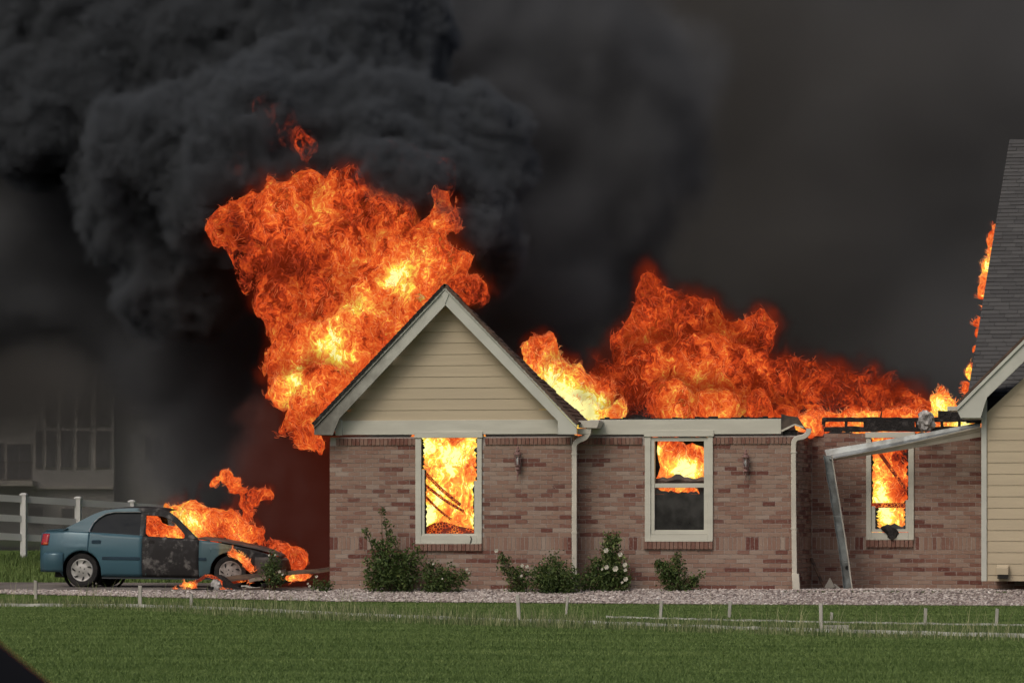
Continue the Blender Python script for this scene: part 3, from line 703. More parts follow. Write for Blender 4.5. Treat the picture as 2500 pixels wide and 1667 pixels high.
# ---- right wing: siding, corner trim, rake, vent
YW = .30
wx0 = PX(2396, YW); wx1 = wx0 + 7.2
wing = obj('wing_wall', MB().prism([(wx0 + .03, YW + .02, PZ(2400, 1416, YW)), (wx1, YW + .02, PZ(2400, 1416, YW)), (wx1, YW + .02, 3.0), ((wx0 + wx1) / 2, YW + .02, 6.3), (wx0 + .03, YW + .02, 3.0)],
           [(wx0 + .03, YW + 1.9, PZ(2400, 1416, YW)), (wx1, YW + 1.9, PZ(2400, 1416, YW)), (wx1, YW + 1.9, 3.0), ((wx0 + wx1) / 2, YW + 1.9, 6.3), (wx0 + .03, YW + 1.9, 3.0)]), MT['siding'], house)
zw = [PZ(2440, 950 + q / 2.852, YW) for q in (1334, 1293, 1213, 1134, 1055, 980, 902, 825, 746, 667, 589, 510, 432, 354, 272, 195, 115, 37)]
while zw[-1] < 5.9: zw.append(zw[-1] + .1995)
xc0 = PX(2409.5, YW); xmid = (wx0 + wx1) / 2
for i in range(len(zw) - 1):
    a, b = zw[i], zw[i + 1] - .003
    def lim(z): k = max(0, z - 2.9); return (max(xc0, wx0 + .1 + k * .98), min(wx1, wx1 - k * .98))
    l0, l1 = lim(a), lim(b)
    if l1[1] - l1[0] < .2: break
    obj('siding_board', lap_board((l0[0], a), (l0[1], a), (l1[1], b), (l1[0], b), YW + .01), MT['siding'], wing)
m = MB(); m.box(wx0, xc0 - .002, YW - .025, YW + .1, PZ(2400, 1418, YW), PZ(2400, 975, YW)); m.box(wx0, wx0 + .024, YW + .101, YW + .2, PZ(2400, 1418, YW), PZ(2400, 975, YW)); obj('corner_trim', m, MT['trim_cool'], house, bevel=.003)
m = MB(); m.box(wx0 + .5, wx1, YW + .7, YW + .85, -.2, PZ(2400, 1416, YW) - .001); fnd = obj('foundation_wall', m, MT['mortar'], house)
wf = Wall((wx0 + .5, YW + .69, 0), (1, 0, 0), (0, -1, 0)); lay(wf, 0, 3.0, .12, [], soldier=False, header=False); finish_wall(wf, fnd)
YWR = YW - .3
def wboard(pts, y0, y1, nm, m, par=house): return obj(nm, MB().prism([P(x, y, YWR) + Vector((0, y0, 0)) for x, y in pts], [P(x, y, YWR) + Vector((0, y1, 0)) for x, y in pts]), m, par, bevel=.004)
k = .972
wr = wboard([(2337, 1002), (2345, 1020), (2394, 1020), (2410, 966 + 4), (2800, 970 - 390 * k), (2800, 925 - 390 * k - 2)], 0, .03, 'rake_board', MT['trim_cool'])
wboard([(2336, 992), (2338, 1001.5), (2800, 921.5 - 390 * k - 1), (2800, 911 - 390 * k)], -.03, .04, 'rake_trim', MT['trim_cool'], wr)
m = MB(); a = P(2316, 993, YW); b = P(2340, 1003, YW); m.box(a.x, b.x, YW - .2, YW + .6, b.z, a.z); obj('gutter_end', m, MT['gutter'], house, bevel=.004)
m = MB(); a, b = P(2345, 1020, YWR + .05), P(2396, 1020, YWR + .05); m.box(a.x, b.x, YWR + .035, YW + .5, a.z - .015, a.z + .02); obj('soffit', m, MT['trim_cool'], house)
vt = MB(); a, b = P(2434, 1402, YW - .03), P(2463, 1377, YW - .03); vt.prism([(a.x, YW - .02, b.z), (a.x, YW - .13, b.z - .06), (a.x, YW - .13, a.z), (a.x, YW - .02, a.z)], [(b.x, YW - .02, b.z), (b.x, YW - .13, b.z - .06), (b.x, YW - .13, a.z), (b.x, YW - .02, a.z)]); vent = obj('vent_hood', vt, MT['siding'], house, bevel=.004)
vt = MB()
for q in range(3): vt.box(a.x + .012, b.x - .012, YW - .12 + q * .002, YW - .02, a.z - .022 - q * .022, a.z - .006 - q * .022)
obj('vent_louvre', vt, MT['black'], vent)
# main roof: front slope behind the wing, shingles one by one
RB, RT = P(2369, 950, 2.3), None
rise = math.tan(R(33.7))
Z0 = PZ(2369, 950, 2.3); x_edge = PX(2369, 2.3)
def rp(u, x): return Vector((x, 2.3 + u * math.cos(R(33.7)), Z0 + u * math.sin(R(33.7))))
# left edge follows the photograph's line
def edge_x(u):
    y = 2.3 + u * math.cos(R(33.7)); return x_edge + .0 * u
UL = 9.0
m = MB(); nrm = Vector((0, -math.sin(R(33.7)), math.cos(R(33.7))))
c = [rp(-.9, x_edge), rp(UL, x_edge), rp(UL, x_edge + 9), rp(-.9, x_edge + 9)]
m.prism([p - nrm * .02 for p in c], [p - nrm * .14 for p in c]); mroof = obj('main_roof', m, MT['char'], house)
t = NT('grey_shingle'); r = t.attr('rnd'); co = t.coords(); n = t.noise(co, 30, 3)
col = t.mix(t.mth('MULTIPLY', n, .6), t.ramp(r, [(0, (.075, .075, .076)), (.5, (.092, .092, .093)), (1, (.112, .112, .112))]), (.06, .06, .061))
MT['shingle'] = t.done(t.bsdf(col, .95, 0, .12, t.bump(n, .5, .006)))
ex = .142; cand = []; row = 0; u = -.85
while u < UL:
    x = x_edge - .03 - (row % 3) * .11
    while x < x_edge + 2.6:
        wd = random.choice([.28, .33, .33, .38]); a = max(x, x_edge - .03)
        if x + wd - a > .04: cand.append((u, a, min(wd - .006, x + wd - .006 - a), random.random()))
        x += wd
    u += ex; row += 1
def shingle_pts(u, x, wd, lift):
    return [rp(u, x) + nrm * lift, rp(u, x + wd) + nrm * lift, rp(u + ex * 1.25, x + wd) + nrm * .001, rp(u + ex * 1.25, x) + nrm * .001]
cand.sort(key=lambda q: (q[1] - x_edge) + max(0, .02 * q[0]) + (5 if q[0] < 0 else 0))
rest = []
for i, (u, x, wd, rn) in enumerate(cand):
    pts = shingle_pts(u, x, wd, random.uniform(.012, .02)); V = [p[:] for p in pts] + [(p - nrm * .015)[:] for p in pts]
    if i < 290:
        me = mesh_np('shingle', V, [[0, 1, 2, 3], [4, 5, 1, 0], [5, 6, 2, 1], [7, 4, 0, 3]], {'rnd': [rn] * 8}); obj('shingle', me, MT['shingle'], mroof)
    else: rest.append((V, rn))
V = np.array([q[0] for q in rest]).reshape(-1, 3); Fc = (np.array([[0, 1, 2, 3], [4, 5, 1, 0], [5, 6, 2, 1], [7, 4, 0, 3]])[None] + (np.arange(len(rest)) * 8)[:, None, None]).reshape(-1, 4)
obj('shingle', mesh_np('shingle', V, Fc, {'rnd': np.repeat([q[1] for q in rest], 8)}), MT['shingle'], mroof, kind='stuff')
# shingled west slope of the wing gable, seen edge on along its rake
m = MB(); A, B = P(2336, 989, YWR), P(2800, 908 - 390 * k, YWR); l = Vector((-.02, 0, .03)); m.prism([A, B, B + l, A + l], [q + Vector((0, 2.2, 0)) for q in (A, B, B + l, A + l)]); obj('wing_roof', m, MT['shingle_brown'], house)

# ------------------------------------------------------------------ wall lanterns
def lantern(px, py0, py1, Y, label):
    top, bot = P(px, py0, Y), P(px, py1, Y); H = top.z - bot.z; c = Vector((top.x, Y - .11, 0)); z = lambda f: top.z - f * H
    r = root('wall_lantern', label, 'lantern', (top.x, Y, bot.z), group='lanterns on the brick wall')
    m = MB(); m.lathe(c + Vector((0, 0, z(.30))), (0, 0, 1), [(0, .062), (.012, .066), (.05, .05), (.055, .03), (.085, .036), (.10, .014), (.13, .018), (.16, .002)], 12); obj('lamp_cap', m, MT['lantern'], r, smooth=True)
    m = MB()
    for k in range(6):
        a = k * math.pi / 3; d = Vector((math.cos(a), math.sin(a), 0)); m.tube([c + d * .058 + Vector((0, 0, z(.30))), c + d * .047 + Vector((0, 0, z(.545)))], .006, 5)
    obj('lamp_cage', m, MT['lantern'], r)
    m = MB(); m.lathe(c + Vector((0, 0, z(.55))), (0, 0, 1), [(0, .043), (.25 * H, .054)], 6); obj('lamp_glass', m, MT['glass_lamp'], r)
    m = MB(); m.lathe(c + Vector((0, 0, z(.53))), (0, 0, 1), [(0, .012), (.03, .018), (.07, .026), (.11, .014), (.125, .001)], 10); obj('bulb', m, MT['bulb'], r, smooth=True)
    m = MB(); m.lathe(c + Vector((0, 0, z(.55))), (0, 0, -1), [(0, .05), (.014, .05), (.03, .022), (.05, .04), (.075, .042), (.10, .016), (.36 * H, .008), (.42 * H, .002)], 12); obj('lamp_base', m, MT['lantern'], r, smooth=True)
    m = MB(); m.box(top.x - .035, top.x + .035, Y - .02, Y + .0, z(.74), z(.42)); m.tube([Vector((top.x, Y - .02, z(.6))), Vector((top.x, Y - .07, z(.64))), c + Vector((0, 0, z(.64)))], .012, 6); obj('wall_bracket', m, MT['lantern'], r)
lantern(1267, 1081, 1180, Y1, 'faded red wall lantern beside the fully burning gable window')
lantern(1823, 1091, 1180, Y2, 'faded red wall lantern beside the two-pane window with the dark lower glass')

# ------------------------------------------------------------------ fallen gutter, crumpled sheet, corner debris
fg = root('fallen_gutter', 'torn rain gutter sagging across the window and bent down to the gravel', 'gutter', P(2080, 1440, 1.6))
def trough(A, B, wd, ht, up, tw0=1, n=10, sag=.0):
    """open K-shaped channel from A to B, open towards 'up'"""
    A, B = Vector(A), Vector(B); d = (B - A).normalized(); up = Vector(up); up = (up - d * up.dot(d)).normalized(); s = d.cross(up)
    prof = [(-.5, 1), (-.5, .0), (.28, .0), (.36, .45), (.5, .7), (.5, 1.0), (.42, 1.0)]; rows = []
    for i in range(n + 1):
        t = i / n; c = A.lerp(B, t) - Vector((0, 0, sag * math.sin(math.pi * t))); k = tw0 + (1 - tw0) * t
        rows.append([c + s * wd * a * (1 + .06 * math.sin(i * 2.3)) + up * ht * b * k for a, b in prof])
    return MB().grid(rows)
yg = 1.55
def gline(L, Rr, t_, sag=0): return (L[0] + (Rr[0] - L[0]) * t_, L[1] + (Rr[1] - L[1]) * t_ + sag * math.sin(math.pi * t_))
inn, fro, fas = MB(), MB(), MB(); ri, rf = [], []
for i in range(17):
    t_ = i / 16; a = P(*gline((2013, 1098), (2394, 1031), t_, 1.5), yg + .14); b = P(*gline((2028, 1121), (2394, 1040), t_, 2), yg - .03); c = P(*gline((2036, 1123), (2394, 1066), t_, 1.5), yg + .02)
    mid_ = a.lerp(b, .5) + Vector((0, 0, -.07 * (1 - .6 * t_)))
    ri.append([a, a.lerp(mid_, .6) + Vector((0, .01, -.01)), mid_, b.lerp(mid_, .3), b])
    rf.append([b + Vector((0, .004, .004)), b + Vector((0, -.012, 0)), b.lerp(c, .16) + Vector((0, -.012, 0)), b.lerp(c, .20) + Vector((0, .004, 0)), b.lerp(c, .42) + Vector((0, .012, 0)), b.lerp(c, .46) + Vector((0, .026, 0)), b.lerp(c, .98) + Vector((0, .034, 0)), c + Vector((0, .09, 0))])
o = obj('gutter_trough', inn.grid(ri), MT['gutter_in'], fg); o.modifiers.new('t', 'SOLIDIFY').thickness = .004
o = obj('gutter_front_face', fro.grid(rf), MT['gutter'], fg); o.modifiers.new('t', 'SOLIDIFY').thickness = .005
t2 = MB(); rows = []; ctl = curve([P(2022, 1112, yg), P(2031, 1170, yg), P(2046, 1260, yg - .05), P(2060, 1350, yg - .1), P(2072, 1441, yg - .15)], 5)
for i, c in enumerate(ctl):
    wv = .074 + .006 * math.sin(i * 1.7)
    rows.append([c + Vector((-wv, -.10, .01)), c + Vector((-wv - .005, .02, 0)), c + Vector((wv * .75, .03, 0)), c + Vector((wv * .9, -.05, 0)), c + Vector((wv, -.07, 0)), c + Vector((wv + .008, -.12, 0)), c + Vector((wv - .012, -.125, 0))])
t2.grid(rows); o = obj('hanging_trough', t2, MT['gutter_in'], fg); o.modifiers.new('t', 'SOLIDIFY').thickness = .005
m = MB(); m.tube([q + Vector((.082, -.125, 0)) for q in ctl], .011, 6); obj('gutter_lip', m, MT['gutter'], fg)
for i in (4, 10, 16): m = MB(); c = ctl[i]; m.beam(c + Vector((-.075, -.10, 0)), c + Vector((.078, -.10, .008)), .03, .012); obj('hanger_strap', m, MT['gutter_in'], fg)
m = MB(); c = P(2069, 1385, yg - .1); m.lathe(c + Vector((-.005, .0, 0)), (0, -1, 0), [(0, .001), (.004, .032), (.02, .036), (.02, .028), (.006, .026)], 14); obj('outlet_hole', m, MT['black'], fg)
def crumple(name, label, cat, c, rx, ry, rz, m_, seed, amp=.35, sub=3):
    bm = bmesh.new(); bmesh.ops.create_icosphere(bm, subdivisions=sub, radius=1); V = np.array([v.co[:] for v in bm.verts])
    n = billow(V * 1.7, 3, seed); V = V * (1 + amp * (n - .35) * 3)[:, None] * [rx, ry, rz]
    for v, q in zip(bm.verts, V): v.co = Vector(q) + Vector(c)
    me = bpy.data.meshes.new(name); bm.to_mesh(me); bm.free(); o = obj(name, me, m_); return tag(o, label, cat)
crumple('crumpled_sheet', 'crumpled grey metal sheet lodged on the burnt beams by the wing', 'sheet metal', P(2262, 1028, 1.95), .16, .1, .21, MT['sheet'], 5)
m = MB(); A, B, C_ = P(2012, 1434, 1.75), P(2038, 1434, 1.7), P(2026, 1409, 1.85); m.prism([A, B, C_], [q + Vector((0, .05, 0)) for q in (A, B, C_)]); tag(obj('gutter_scrap', m, MT['gutter']), 'pale triangular scrap lying in the brick corner by the fallen gutter', 'scrap')
m = MB(); m.beam(P(1981, 1362, 2.1), P(2013, 1436, 1.75), .05, .02); tag(obj('leaning_stick', m, MT['plank']), 'thin grey stick leaning in the brick corner', 'stick')
m = MB(); m.beam(P(2008, 1440, 1.6), P(2056, 1431, 1.75), .07, .02); tag(obj('fallen_board', m, MT['char']), 'short dark board lying at the foot of the hanging gutter', 'board')
m = MB(); m.beam(P(2036, 1425, 1.5), P(2054, 1441, 1.35), .05, .02); tag(obj('fallen_board', m, MT['stake']), 'short pale board lying crosswise at the foot of the hanging gutter', 'board')

# ------------------------------------------------------------------ cars
def car(name, label, origin, yaw, pal, burnt):
    """sedan, nose along local +x, near side is local -y; x from the rear bumper"""
    r = root(name, label, 'car', origin)
    T = Matrix.Translation(Vector(origin)) @ Matrix.Rotation(yaw, 4, 'Z') @ Matrix.Rotation(R(.55) if burnt else 0, 4, 'Y')
    def put(nm, mb, m_, par=None, smooth=True, bevel=0, solid=0):
        mb.v = [tuple(T @ Vector(p)) for p in mb.v]; o = obj(nm, mb, m_, par or r, smooth=smooth, bevel=bevel)
        if solid: s = o.modifiers.new('t', 'SOLIDIFY'); s.thickness = solid; s.offset = 0
        return o
    TOPX = [0.05, .15, .5, .96, 2.0, 2.8, 3.05, 3.4, 4.0, 4.46]; TOPZ = [.95, 1.0, 1.01, .985, .925, .885, .872, .825, .715, .585]
    zt = lambda x: float(np.interp(x, TOPX, TOPZ))
    RW, FW, ZC, AR = .87, 3.63, .29, .365
    def zl(x):
        z = .20 if .5 < x < 4.1 else .27
        for c in (RW, FW):
            d = AR * AR - (x - c) ** 2
            if d > 0: z = max(z, ZC + math.sqrt(d))
        return z
    def wd(x, z):
        w_ = .842
        if x < .7: w_ -= .15 * ((.7 - x) / .7) ** 2
        if x > 3.7: w_ -= .26 * ((x - 3.7) / .8) ** 2
        if z < .5: w_ -= .05 * ((.5 - z) / .3) ** 2
        if z > .58: w_ -= .075 * ((z - .58) / .4) ** 2
        if .70 < z < .74: w_ += .004
        return w_
    def cols(x0, x1):
        xs = set(np.round(np.linspace(x0, x1, max(3, int((x1 - x0) / .07))), 4))
        for c in (RW, FW):
            for a in np.linspace(-1, 1, 25):
                x = c + AR * math.sin(a * math.pi / 2) * .9999
                if x0 < x < x1: xs.add(round(x, 4))
        return sorted(xs)
    def side(x0, x1, s, zf=None):
        rows = []
        for x in cols(x0, x1):
            a, b = zl(x), (zf or zt)(x)
            rows.append([(x, s * wd(x, a + (b - a) * k / 12), a + (b - a) * k / 12) for k in range(13)])
        return MB().grid(rows)
    for s in (-1, 1):
        put('rear_quarter', side(.06, .995, s), pal['body'], solid=.012)
        dr = put('rear_door', side(1.0, 1.995, s), pal.get('rear_door', pal['body']), solid=.012)
        df = put('front_door', side(2.0, 3.05, s), pal['door'], solid=.012)
        ff = put('front_fender', side(3.056, 4.46, s), pal['fender'], solid=.012)
        h = MB(); h.lathe((1.14, s * (wd(1.14, .82) - .004), .82), (0, s, 0), [(0, .001), (.001, .1)], 4) if False else None
        def handle(x, par):
            q = MB(); y = s * (wd(x, .82) + .004); q.prism([(x - .09, y, .79), (x - .07, y, .775), (x + .07, y, .775), (x + .09, y, .79), (x + .09, y, .835), (x + .07, y, .85), (x - .07, y, .85), (x - .09, y, .835)], [(x - .085, y + s * .015, .795), (x - .07, y + s * .015, .785), (x + .07, y + s * .015, .785), (x + .085, y + s * .015, .795), (x + .085, y + s * .015, .83), (x + .07, y + s * .015, .84), (x - .07, y + s * .015, .84), (x - .085, y + s * .015, .83)]); put('handle', q, MT['black'] if not burnt else pal['dark_blue'], par, smooth=False)
        handle(1.14, dr)
        if not burnt: handle(2.17, df)
        else:
            q = MB(); y = s * (wd(2.17, .80) + .006); q.lathe((2.17, y - s * .012, .80), (0, s, 0), [(0, .07), (.012, .06), (.013, .001)], 14); put('burnt_handle_hole', q, MT['char'], df)
        def mould(x0, x1, par):
            q = MB(); rows = []
            for x in np.linspace(x0, x1, 8): y = s * (wd(x, .53) + .004); rows.append([(x, y - s * .01, .495), (x, y + s * .014, .505), (x, y + s * .014, .55), (x, y - s * .01, .56)])
            q.grid(rows); put('side_moulding', q, pal['dark_blue'], par)
        mould(1.26, 1.97, dr)
        mould(3.06, 3.2, ff) if burnt else (mould(2.04, 3.0, df), mould(3.06, 3.22, ff))
        q = MB(); q.box(1.24, 3.27, s * .74 - .04, s * .74 + .04, .16, .235); put('sill', q, pal['dark'], smooth=False)
        # greenhouse side frame
        outer = [(.50, 1.005), (.545, 1.06), (.80, 1.19), (1.02, 1.305), (1.217, 1.378), (1.5, 1.412), (1.81, 1.423), (2.2, 1.405), (2.43, 1.372), (2.6, 1.26), (2.8, 1.09), (3.03, .888), (2.8, .887), (2.0, .927), (1.5, .956), (.96, .987)]
        rg_ = [(1.0, 1.008), (1.055, 1.14), (1.15, 1.235), (1.27, 1.308), (1.433, 1.342), (1.92, 1.348), (1.934, .932), (1.014, .984)]
        fg_ = [(2.015, 1.30), (2.2, 1.295), (2.353, 1.27), (2.46, 1.225), (2.569, 1.155), (2.69, 1.045), (2.772, .955), (2.772, .892), (2.04, .922)]
        yg_ = lambda x, z: s * (wd(x, min(zt(x), .93)) - .012 - max(0, z - .9) * .36)
        loops = [[Vector((x, z, 0)) for x, z in L] for L in (outer, rg_[::-1], fg_[::-1])]
        tri = tessellate_polygon(loops); allp = [p for L in loops for p in L]
        q = MB(); q.v = [(p.x, yg_(p.x, p.y), p.y) for p in allp]; q.f = [tuple(f) for f in tri]
        put('pillar_frame', q, pal['frame'], solid=.03, smooth=False)
        q = MB(); q.poly([(x, yg_(x, z) - s * .012, z) for x, z in rg_]); put('rear_window', q, MT['glass_dark'], dr, smooth=False)
        q = MB(); q.box(1.72, 1.76, min(s * .74, s * .75), max(s * .74, s * .75), .95, 1.36) if False else None
        if not burnt: q = MB(); q.poly([(x, yg_(x, z) - s * .012, z) for x, z in fg_]); put('front_window', q, MT['glass_dark'], df, smooth=False)
        q = MB(); pts = [rg_[7]] + rg_[:6]; q.tube([(x - .015, yg_(x, z) + s * .018, z + .01) for x, z in pts], .009, 6); q.tube([(x, yg_(x, z) + s * .02, z - .012) for x, z in ((1.0, .985), (1.96, .93))], .008, 6); put('bright_trim', q, MT['chrome'], dr)
        # lights
        q = MB(); rows = []
        for x in (.085, .12, .17, .225): rows.append([(x + .02 * (k / 5 - .5), s * (wd(x, .75 + .2 * k / 5) + .006), .75 + .2 * k / 5 - .0 * x) for k in range(6)])
        q.grid(rows); tl = put('tail_light', q, MT['tail'], solid=.02)
        q = MB(); q.grid([[(x, s * (wd(x, z) + .018), z) for z in (.755, .80)] for x in (.11, .16, .215)]); put('amber_lens', q, MT['amber'], tl, solid=.004)
        for nm, cx, czz in (('rear_wheel', RW, .305), ('front_wheel', FW, .295)):
            y0 = s * .80; ax = (0, s, 0)
            q = MB(); q.lathe((cx, y0, czz), ax, [(-.19, .20), (-.2, .27), (-.17, .305), (-.02, .307), (.012, .29), (.018, .25), (.008, .212), (-.02, .205)], 36); wh = put(nm, q, MT['tyre'])
            q = MB(); q.lathe((cx, y0 - s * .012, czz), ax, [(-.02, .212), (.012, .208), (.022, .195), (.014, .165), (.022, .10), (.028, .06), (.028, .001)], 36); hb = put('hubcap', q, MT['hub'] if nm == 'rear_wheel' or not burnt else pal['hub_burnt'], wh)
            q = MB()
            for k in range(7):
                a = 2 * math.pi * k / 7 + .3
                sl_ = [(.185, a - .10), (.18, a + .10), (.15, a + .22), (.115, a + .30), (.125, a + .10)]
                A_ = [(cx + rr * math.cos(an), y0 + s * .012, czz + rr * math.sin(an)) for rr, an in sl_]; q.prism(A_, [(x, y - s * .004 + s * .008, z) for x, y, z in A_])
            put('hub_slot', q, MT['black'], wh, smooth=False)
            q = MB()
            for k in range(4): a = k * math.pi / 2 + .5; q.lathe((cx + .055 * math.cos(a), y0 + s * .014, czz + .055 * math.sin(a)), ax, [(0, .012), (.008, .010), (.008, .001)], 8)
            put('lug_nut', q, MT['black'], wh)
        [put('wheel_well', MB().lathe((c_, s * .60, ZC), (0, s, 0), [(0, .36), (.2, .36)], 28), MT['black']) for c_ in (RW, FW)]
    def strip_(outl, n=9, crown=.03, inset=0.0, yf=None):
        rows = []
        for (x, z) in outl:
            hw = yf(x, z) - inset; rows.append([(x, hw * (2 * k / n - 1), z + crown * (1 - (2 * k / n - 1) ** 2)) for k in range(n + 1)])
        return MB().grid(rows)
    yw = lambda x, z: wd(x, min(zt(x), .93)) - .012 - max(0, z - .9) * .36
    put('rear_windscreen', strip_([(.56, 1.06), (.80, 1.185), (1.02, 1.30), (1.217, 1.374)], crown=.03, yf=yw), MT['glass_dark'], solid=.006)
    put('roof', strip_([(1.19, 1.372), (1.217, 1.38), (1.5, 1.412), (1.81, 1.423), (2.2, 1.405), (2.43, 1.372)], crown=.035, yf=yw), pal['roof'], solid=.012)
    if not burnt: put('windscreen', strip_([(2.43, 1.37), (2.6, 1.26), (2.8, 1.09), (3.03, .89)], crown=.03, yf=yw), pal.get('screen', MT['glass_dark']), solid=.006)
    put('boot_lid', strip_([(.10, .955), (.16, 1.012), (.3, 1.022), (.5, 1.018), (.58, 1.055)], crown=.02, yf=lambda x, z: wd(x, .95) - .004), pal['body'], solid=.012)
    put('bonnet', strip_([(3.0, .89), (3.06, .885), (3.4, .85), (3.7, .80), (4.0, .74), (4.3, .665), (4.46, .60), (4.5, .56)], crown=.035, yf=lambda x, z: wd(x, zt(x)) - .002), pal['bonnet'], solid=.012)
    rows = []
    for y in np.linspace(-1, 1, 13):
        x = .055 + .05 * abs(y) ** 3; rows.append([(x - .02 * math.sin(k), y * .68, .55 + .40 * k / 4) for k in range(5)])
    put('rear_panel', MB().grid(rows), pal['body'], solid=.012)
    def bumper(x0, ext, zlo, zhi, sgn, m_, nm):
        prof = [(0, zlo), (.05, zlo + .05), (.065, (zlo + zhi) / 2), (.055, zhi - .05), (.0, zhi)]; rows = []
        path = [(ext, 1.0), (ext * .5, 1.0)] + [(ext * .42 * (1 - math.sin(a)), math.cos(a) ** .6 if a < 1.57 else 0) for a in np.linspace(.2, 1.5, 8)]
        full = path + [(x, -y) for x, y in path[::-1]]
        for (x, y) in full:
            px_ = x0 + sgn * x; hw = wd(min(max(px_, .25), 4.2), .5) + .006
            rows.append([(px_ - sgn * o_ * (1 - x / ext), y * (hw + o_ * .4 * x / ext), z) for o_, z in prof])
        put(nm, MB().grid(rows), m_, solid=.02)
    bumper(.05, .48, .27, .62, 1, pal['body'], 'rear_bumper'); bumper(4.50, .42, .25, .57, -1, pal['bonnet'], 'front_bumper')
    q = MB(); q.box(.3, 4.2, -.6, .6, .17, .42); q.box(1.3, 3.2, -.66, .66, .42, .60); put('underbody', q, MT['black'], smooth=False)
    sh = .80 if burnt else 1.05
    for nm, bx_ in (('rear_seat', (1.4, 1.62, -.62, .62, .55, .98)), ('front_seat', (2.25, 2.40, -.6, -.1, .55, sh)), ('front_seat', (2.25, 2.40, .1, .6, .55, sh)), ('dashboard', (3.0, 3.06, -.7, .7, .5, .86))): put(nm, MB().box(*bx_), MT['char'], smooth=False)
    return r, T
t = NT('blue_car_paint'); co = t.coords(); n = t.noise(co, 2, 3); PB = t.done(t.bsdf(t.mix(t.rng(n, .3, .7), (.05, .118, .155), (.042, .10, .135)), .34, .25, .4, coat=.25))
DARKB = mat('dark_blue_trim', (.018, .045, .07), None, 4, .45)
def burn_paint(name, x0, x1, a, bcol):
    t = NT(name); co = t.coords(); sx = t.n('ShaderNodeSeparateXYZ', {0: co}); n = t.noise(co, 5, 5, .6); n2 = t.noise(co, 9, 4)
    f = t.rng(t.mth('ADD', sx.outputs[0], t.mth('MULTIPLY', t.mth('SUBTRACT', n, .5), .9)), x0, x1)
    ash = t.mix(t.rng(n, .52, .68), (.022, .021, .022), (.15, .145, .14)); ash = t.mix(t.mth('MULTIPLY', t.rng(n2, .5, .7), .5), ash, (.05, .05, .052))
    mid = t.mix(t.rng(f, .15, .5), a, bcol)
    return t.done(t.bsdf(t.mix(t.rng(f, .4, .75), mid, ash), t.mth('ADD', .4, t.mth('MULTIPLY', f, .4)), 0, .3))
CO = P(199, 1395, .55); CX = CO.x - .87 * 1.0
MT['burnt_door'] = burn_paint('burnt_door_paint', CX + 1.9, CX + 2.0, (.055, .12, .155), (.05, .075, .07))
MT['burnt_fender'] = burn_paint('burnt_fender_paint', CX + 3.1, CX + 4.1, (.06, .11, .13), (.17, .16, .095))
MT['burnt_bonnet'] = mat('burnt_bonnet_paint', (.05, .045, .043), (.12, .10, .09), 3, .7)
MT['burnt_frame'] = burn_paint('burnt_roof_frame', CX + 1.7, CX + 2.15, (.05, .118, .155), (.03, .04, .045))
MT['burnt_roof'] = burn_paint('burnt_roof_paint', CX + .9, CX + 1.5, (.03, .05, .06), (.02, .022, .025))
MT['rear_door'] = burn_paint('scorched_rear_door', CX + 1.85, CX + 2.45, (.05, .118, .155), (.06, .105, .10))
MT['burnt_hub'] = mat('sooted_hubcap', (.33, .30, .28), (.14, .12, .11), 6, .6)
pal_b = dict(body=PB, door=MT['burnt_door'], fender=MT['burnt_fender'], frame=MT['burnt_frame'], roof=MT['burnt_roof'], rear_door=MT['rear_door'], bonnet=MT['burnt_bonnet'], dark=mat('sill_grey', (.06, .07, .08), None, 4, .6), dark_blue=DARKB, hub_burnt=MT['burnt_hub'])
car_near_y = .55
bc, CT = car('burning_car', 'teal blue four-door saloon burning at its front, driver door charred black', (CX, car_near_y + .82, G(CX, 1.4) + .022 + .01), R(0), pal_b, True)
# dark car close to the photographer, only the slope of its windscreen reaches into the frame
t = NT('dark_car_paint'); pd = t.done(t.bsdf((.012, .012, .014), .9, 0, .05))
t = NT('red_car_paint'); prd = t.done(t.bsdf((.34, .05, .02), .6, 0, .3))
pal_d = dict(body=prd, door=prd, fender=prd, frame=prd, roof=pd, bonnet=prd, dark=pd, dark_blue=pd, screen=pd)
pc = CAM + FWD * 10.0 + RGT * ((-290 - 1250) / F * 10.0)
car('parked_car', 'blurred red car with black window pillars close in the corner of the lawn', (pc.x - 2.62 * math.cos(TH), pc.y - 2.62 * math.sin(TH) + .60, -.535), TH, pal_d, False)

# ------------------------------------------------------------------ planks fallen by the car
def plank(A, B, wd_, ht_, label, m_=None, cat='plank', nm='fallen_plank'):
    m = MB(); A, B = Vector(A), Vector(B); n = 6; rows = []
    d = (B - A).normalized(); s = d.cross(Vector((0, 0, 1))).normalized(); u = s.cross(d)
    for i in range(n + 1):
        c = A.lerp(B, i / n) + u * .01 * math.sin(i * 1.3); rows.append([c + s * wd_ / 2 + u * ht_ / 2, c - s * wd_ / 2 + u * ht_ / 2, c - s * wd_ / 2 - u * ht_ / 2, c + s * wd_ / 2 - u * ht_ / 2, c + s * wd_ / 2 + u * ht_ / 2])
    m.grid(rows); m.poly(rows[0][:4]); m.poly(rows[-1][:4]); return tag(obj(nm, m, m_ or MT['plank']), label, cat)
plank(P(690, 1401, .35), P(830, 1386, .7), .28, .07, 'long scorched board running from the rose bush behind the brick corner')
plank(P(555, 1414, .15), P(700, 1397, .3), .22, .10, 'wide scorched board leaning under the front wheel of the burning car')
plank(P(610, 1418, .05), P(670, 1404, .1), .2, .06, 'pale warped board lying before the burning car bumper', mat('pale_plank', (.34, .28, .23), (.2, .15, .12), 4))
plank(P(535, 1406, -.05), P(590, 1444, -.1), .10, .07, 'charred black timber lying aslant on the driveway', MT['char'], 'timber', 'charred_timber')
plank(P(452, 1432, .0), P(505, 1405, .2), .07, .05, 'glowing timber leaning beneath the car sill', MT['ember'], 'timber', 'glowing_timber')
